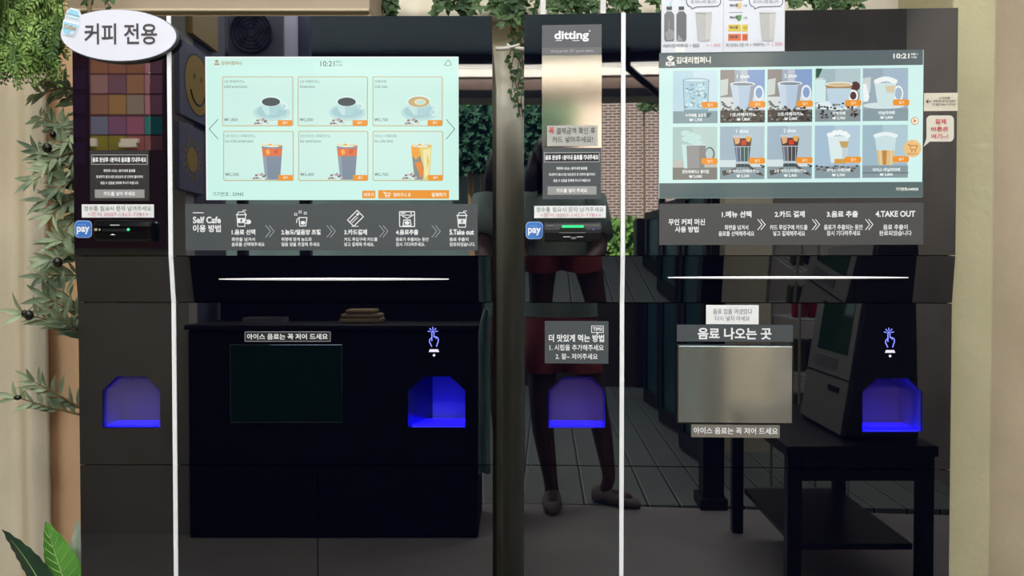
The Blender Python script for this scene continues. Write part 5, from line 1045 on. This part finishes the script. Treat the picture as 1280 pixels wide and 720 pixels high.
# ------------------------------------------------------------------ the photographer, seen only in the right machine's glass
def person():
    dp = 3.41
    def R(u, v, d=dp): return RF.refl(u, v, d, LOWY)
    g0 = R(690, 632); O = Vector((R(702, 400).x, R(702, 400).y, 0)); root = empty('person', tuple(O), 0, 'person in grey green top and red shorts reflected in the right machine', 'person')
    fwd = RF.ey.copy(); rt = RF.ex.copy()       # fwd: towards the machine
    def J(u, v, f=0.0): p = R(u, v) - O + fwd * f; return p
    skin = pm('brown skin', '5a4034', .6)
    nodes = {}; edges = []
    def add(k, p, r, par=None): nodes[k] = (Vector(p), r); (edges.append((par, k)) if par else None)
    z = lambda p, zz: Vector((p.x, p.y, zz))
    add('pel', J(702, 398), .125); add('sp1', J(701, 350), .11, 'pel'); add('sp2', J(700, 300), .125, 'sp1'); add('chest', J(699, 262), .12, 'sp2'); add('neck', J(697, 240), .052, 'chest'); add('neck2', J(696, 228, .02), .05, 'neck'); add('hd1', J(695, 214, .03), .078, 'neck2'); add('hd2', J(695, 198, .02), .083, 'hd1'); add('hd3', J(695, 186, .01), .06, 'hd2')
    for s_, sg in (('L', -1), ('R', 1)):
        hip = J(702 + sg * 22, 410); add('hip' + s_, hip, .092, 'pel')
    add('knL', J(676, 505, .03), .056, 'hipL'); add('cfL', J(679, 540, -.01), .054, 'knL'); add('anL', J(689, 605), .033, 'cfL'); add('heL', z(J(690, 620, -.01), .05), .036, 'anL'); add('toL', z(J(690, 630, .12), .03), .028, 'heL')
    add('knR', J(745, 505, .02), .054, 'hipR'); add('cfR', J(753, 540, -.03), .051, 'knR'); add('anR', J(762, 598), .032, 'cfR'); add('heR', z(J(755, 620, -.02), .05), .035, 'anR'); add('toR', z(J(790, 628, .05), .032), .028, 'heR')
    cam_l = Vector((0, -.03, H)) - O
    for s_, sg in (('L', -1), ('R', 1)):
        add('sh' + s_, J(699 + sg * 42, 256), .05, 'chest'); add('el' + s_, J(700 + sg * 48, 312, .12), .038, 'sh' + s_); wr = cam_l + rt * (sg * .085) - fwd * .10 + Vector((0, 0, -.06)); add('wr' + s_, wr, .024, 'el' + s_); hd = cam_l + rt * (sg * .083) - fwd * .05 + Vector((0, 0, -.03)); add('pa' + s_, hd, .027, 'wr' + s_)
        for k in range(4):
            b0 = hd + Vector((0, 0, .022 - k * .016)) + fwd * .006; l = (.07, .078, .074, .06)[k]; dr = (-rt * sg)
            a1 = b0 + fwd * .030 + dr * .006; a2 = a1 + dr * (l * .32) + fwd * .004; a3 = a2 + dr * (l * .22) - fwd * .003
            add('f%s%d0' % (s_, k), b0, .010, 'pa' + s_); add('f%s%d1' % (s_, k), a1, .009, 'f%s%d0' % (s_, k)); add('f%s%d2' % (s_, k), a2, .008, 'f%s%d1' % (s_, k)); add('f%s%d3' % (s_, k), a3, .007, 'f%s%d2' % (s_, k))
        t0 = hd + Vector((0, 0, .018)) - fwd * .012; add('t%s0' % s_, t0, .011, 'pa' + s_); add('t%s1' % s_, t0 - rt * sg * .022 + Vector((0, 0, .012)) , .0095, 't%s0' % s_); add('t%s2' % s_, t0 - rt * sg * .040 + Vector((0, 0, .010)) + fwd * .004, .008, 't%s1' % s_)
    def skinmesh(nd, ed, name, matl, root_k, lv=2):
        ks = list(nd); me = bpy.data.meshes.new(name); me.from_pydata([nd[k][0] for k in ks], [(ks.index(a), ks.index(b)) for a, b in ed], []); o = link(name, me, root); me.materials.append(matl)
        sk = o.modifiers.new('skin', 'SKIN'); sk.use_smooth_shade = True
        me.skin_vertices.new() if not me.skin_vertices else None
        for i, k in enumerate(ks): q = me.skin_vertices[0].data[i]; r = nd[k][1]; q.radius = (r, r) if not isinstance(r, tuple) else r; q.use_root = (k == root_k)
        sb = o.modifiers.new('smooth', 'SUBSURF'); sb.levels = lv; sb.render_levels = lv
        return o
    skinmesh(nodes, edges, 'body', skin, 'pel')
    # face
    hc = J(695, 200, .02); fm = MB()
    for sg in (-1, 1): fm.ball(hc + rt * sg * .032 + fwd * .080 + Vector((0, 0, .0)), .010, pm('eye white', 'cfcac4', .3), 10); fm.ball(hc + rt * sg * .032 + fwd * .088, .005, pm('eye dark', '17110e', .3), 8); fm.ball(hc + rt * sg * .086 - Vector((0, 0, .01)), .02, skin, 10, (.4, .8, 1.3))
    fm.ball(hc + fwd * .092 - Vector((0, 0, .03)), .014, skin, 10, (.8, 1, 1.3)); fm.ball(hc + fwd * .080 - Vector((0, 0, .062)), .02, pm('lips', '7a4038', .5), 10, (1.1, .5, .4)); fm.build('face', root, True)
    hm = noisy('dark hair', '0d0b0c', '1c1816', 40, .45); hb = MB(); hb.ball(hc + Vector((0, 0, .028)) - fwd * .022, .104, hm, 20, (1, 1, .98)); 
    for sg in (-1, 1): hb.tube([hc + rt * sg * .085 + Vector((0, 0, .03)) - fwd * .02, hc + rt * sg * .105 - Vector((0, 0, .1)) - fwd * .03, hc + rt * sg * .115 - Vector((0, 0, .24)) - fwd * .03, hc + rt * sg * .1 - Vector((0, 0, .36)) - fwd * .02], [.035, .045, .045, .02], hm, 10)
    hb.tube([hc - fwd * .06, hc - fwd * .09 - Vector((0, 0, .15)), hc - fwd * .09 - Vector((0, 0, .32))], [.07, .085, .05], hm, 12); hb.build('hair', root, True)
    def loft(mb, rings, matl, n=24):   # rings: centre, half width, half depth
        vs = []; fs = []
        for c, w_, dd in rings:
            for k in range(n): an = 2 * PI * k / n; vs.append(c + rt * (w_ * math.cos(an)) + fwd * (dd * math.sin(an) * (1 + .05 * math.sin(5 * an))))
        for i in range(len(rings) - 1):
            for k in range(n): fs.append((i * n + k, i * n + (k + 1) % n, (i + 1) * n + (k + 1) % n, (i + 1) * n + k))
        mb.raw(vs, fs, matl)
    sh = noisy('grey green top', '80938a', '8c9e96', 12, .8); mb = MB()
    loft(mb, [(J(701, 395), .168, .135), (J(701, 380), .165, .135), (J(701, 345), .150, .125), (J(700, 310), .152, .135), (J(700, 285), .165, .135), (J(699, 262), .172, .115), (J(699, 250), .145, .09), (J(698, 243), .075, .07)], sh)
    for s_ in 'LR':
        p, q = nodes['sh' + s_][0], nodes['el' + s_][0]; mb.tube([p.lerp(nodes['chest'][0], .3), p, p.lerp(q, .4), p.lerp(q, .75)], [.07, .072, .068, .066], sh, 14)
    mb.build('top', root, True)
    red = noisy('red shorts cloth', '96443f', 'a6504a', 10, .8); mb = MB()
    loft(mb, [(J(701, 386), .155, .13), (J(701, 405), .165, .14), (J(701, 425), .172, .145), (J(701, 436), .172, .14)], red)
    for sg in (-1, 1): loft(mb, [(J(701 + sg * 20, 420), .095, .12), (J(701 + sg * 23, 440), .098, .125), (J(701 + sg * 25, 463), .102, .12)], red)
    mb.build('shorts', root, True)
    for s_ in 'LR':
        h_, t_ = nodes['he' + s_][0], nodes['to' + s_][0]; mb = MB(); d = (t_ - h_); d.z = 0; d.normalize(); sd_ = Vector((-d.y, d.x, 0)); prof = [(-.05, .030, .075), (-.02, .036, .085), (.04, .042, .07), (.10, .046, .055), (.15, .036, .04), (.175, .016, .03)]; vs = []; fs = []; c0 = Vector((h_.x, h_.y, .002))
        for l, wd, ht in prof:
            for k in range(10): an = 2 * PI * k / 10; vs.append(c0 + d * l + sd_ * (wd * math.cos(an)) + Vector((0, 0, ht / 2 + ht / 2 * math.sin(an))))
        for i in range(len(prof) - 1):
            for k in range(10): fs.append((i * 10 + k, i * 10 + (k + 1) % 10, (i + 1) * 10 + (k + 1) % 10, (i + 1) * 10 + k))
        fs += [tuple(range(9, -1, -1)), tuple(range((len(prof) - 1) * 10, len(prof) * 10))]; mb.raw(vs, fs, noisy('grey shoe', '6f675d', '857c70', 20, .7)); mb.build('shoe', root, True)
    # the phone stands upright between the hands, just behind the lens
    ph = MB(); ph.box(-.075, -.009, -.036, .075, 0, .036, SOFT_BLACK); o = ph.build('smartphone', bevel=.004); o.location = (0, -.012, H - .005); tag(o, 'black smartphone held level by the reflected person', 'phone')
person()
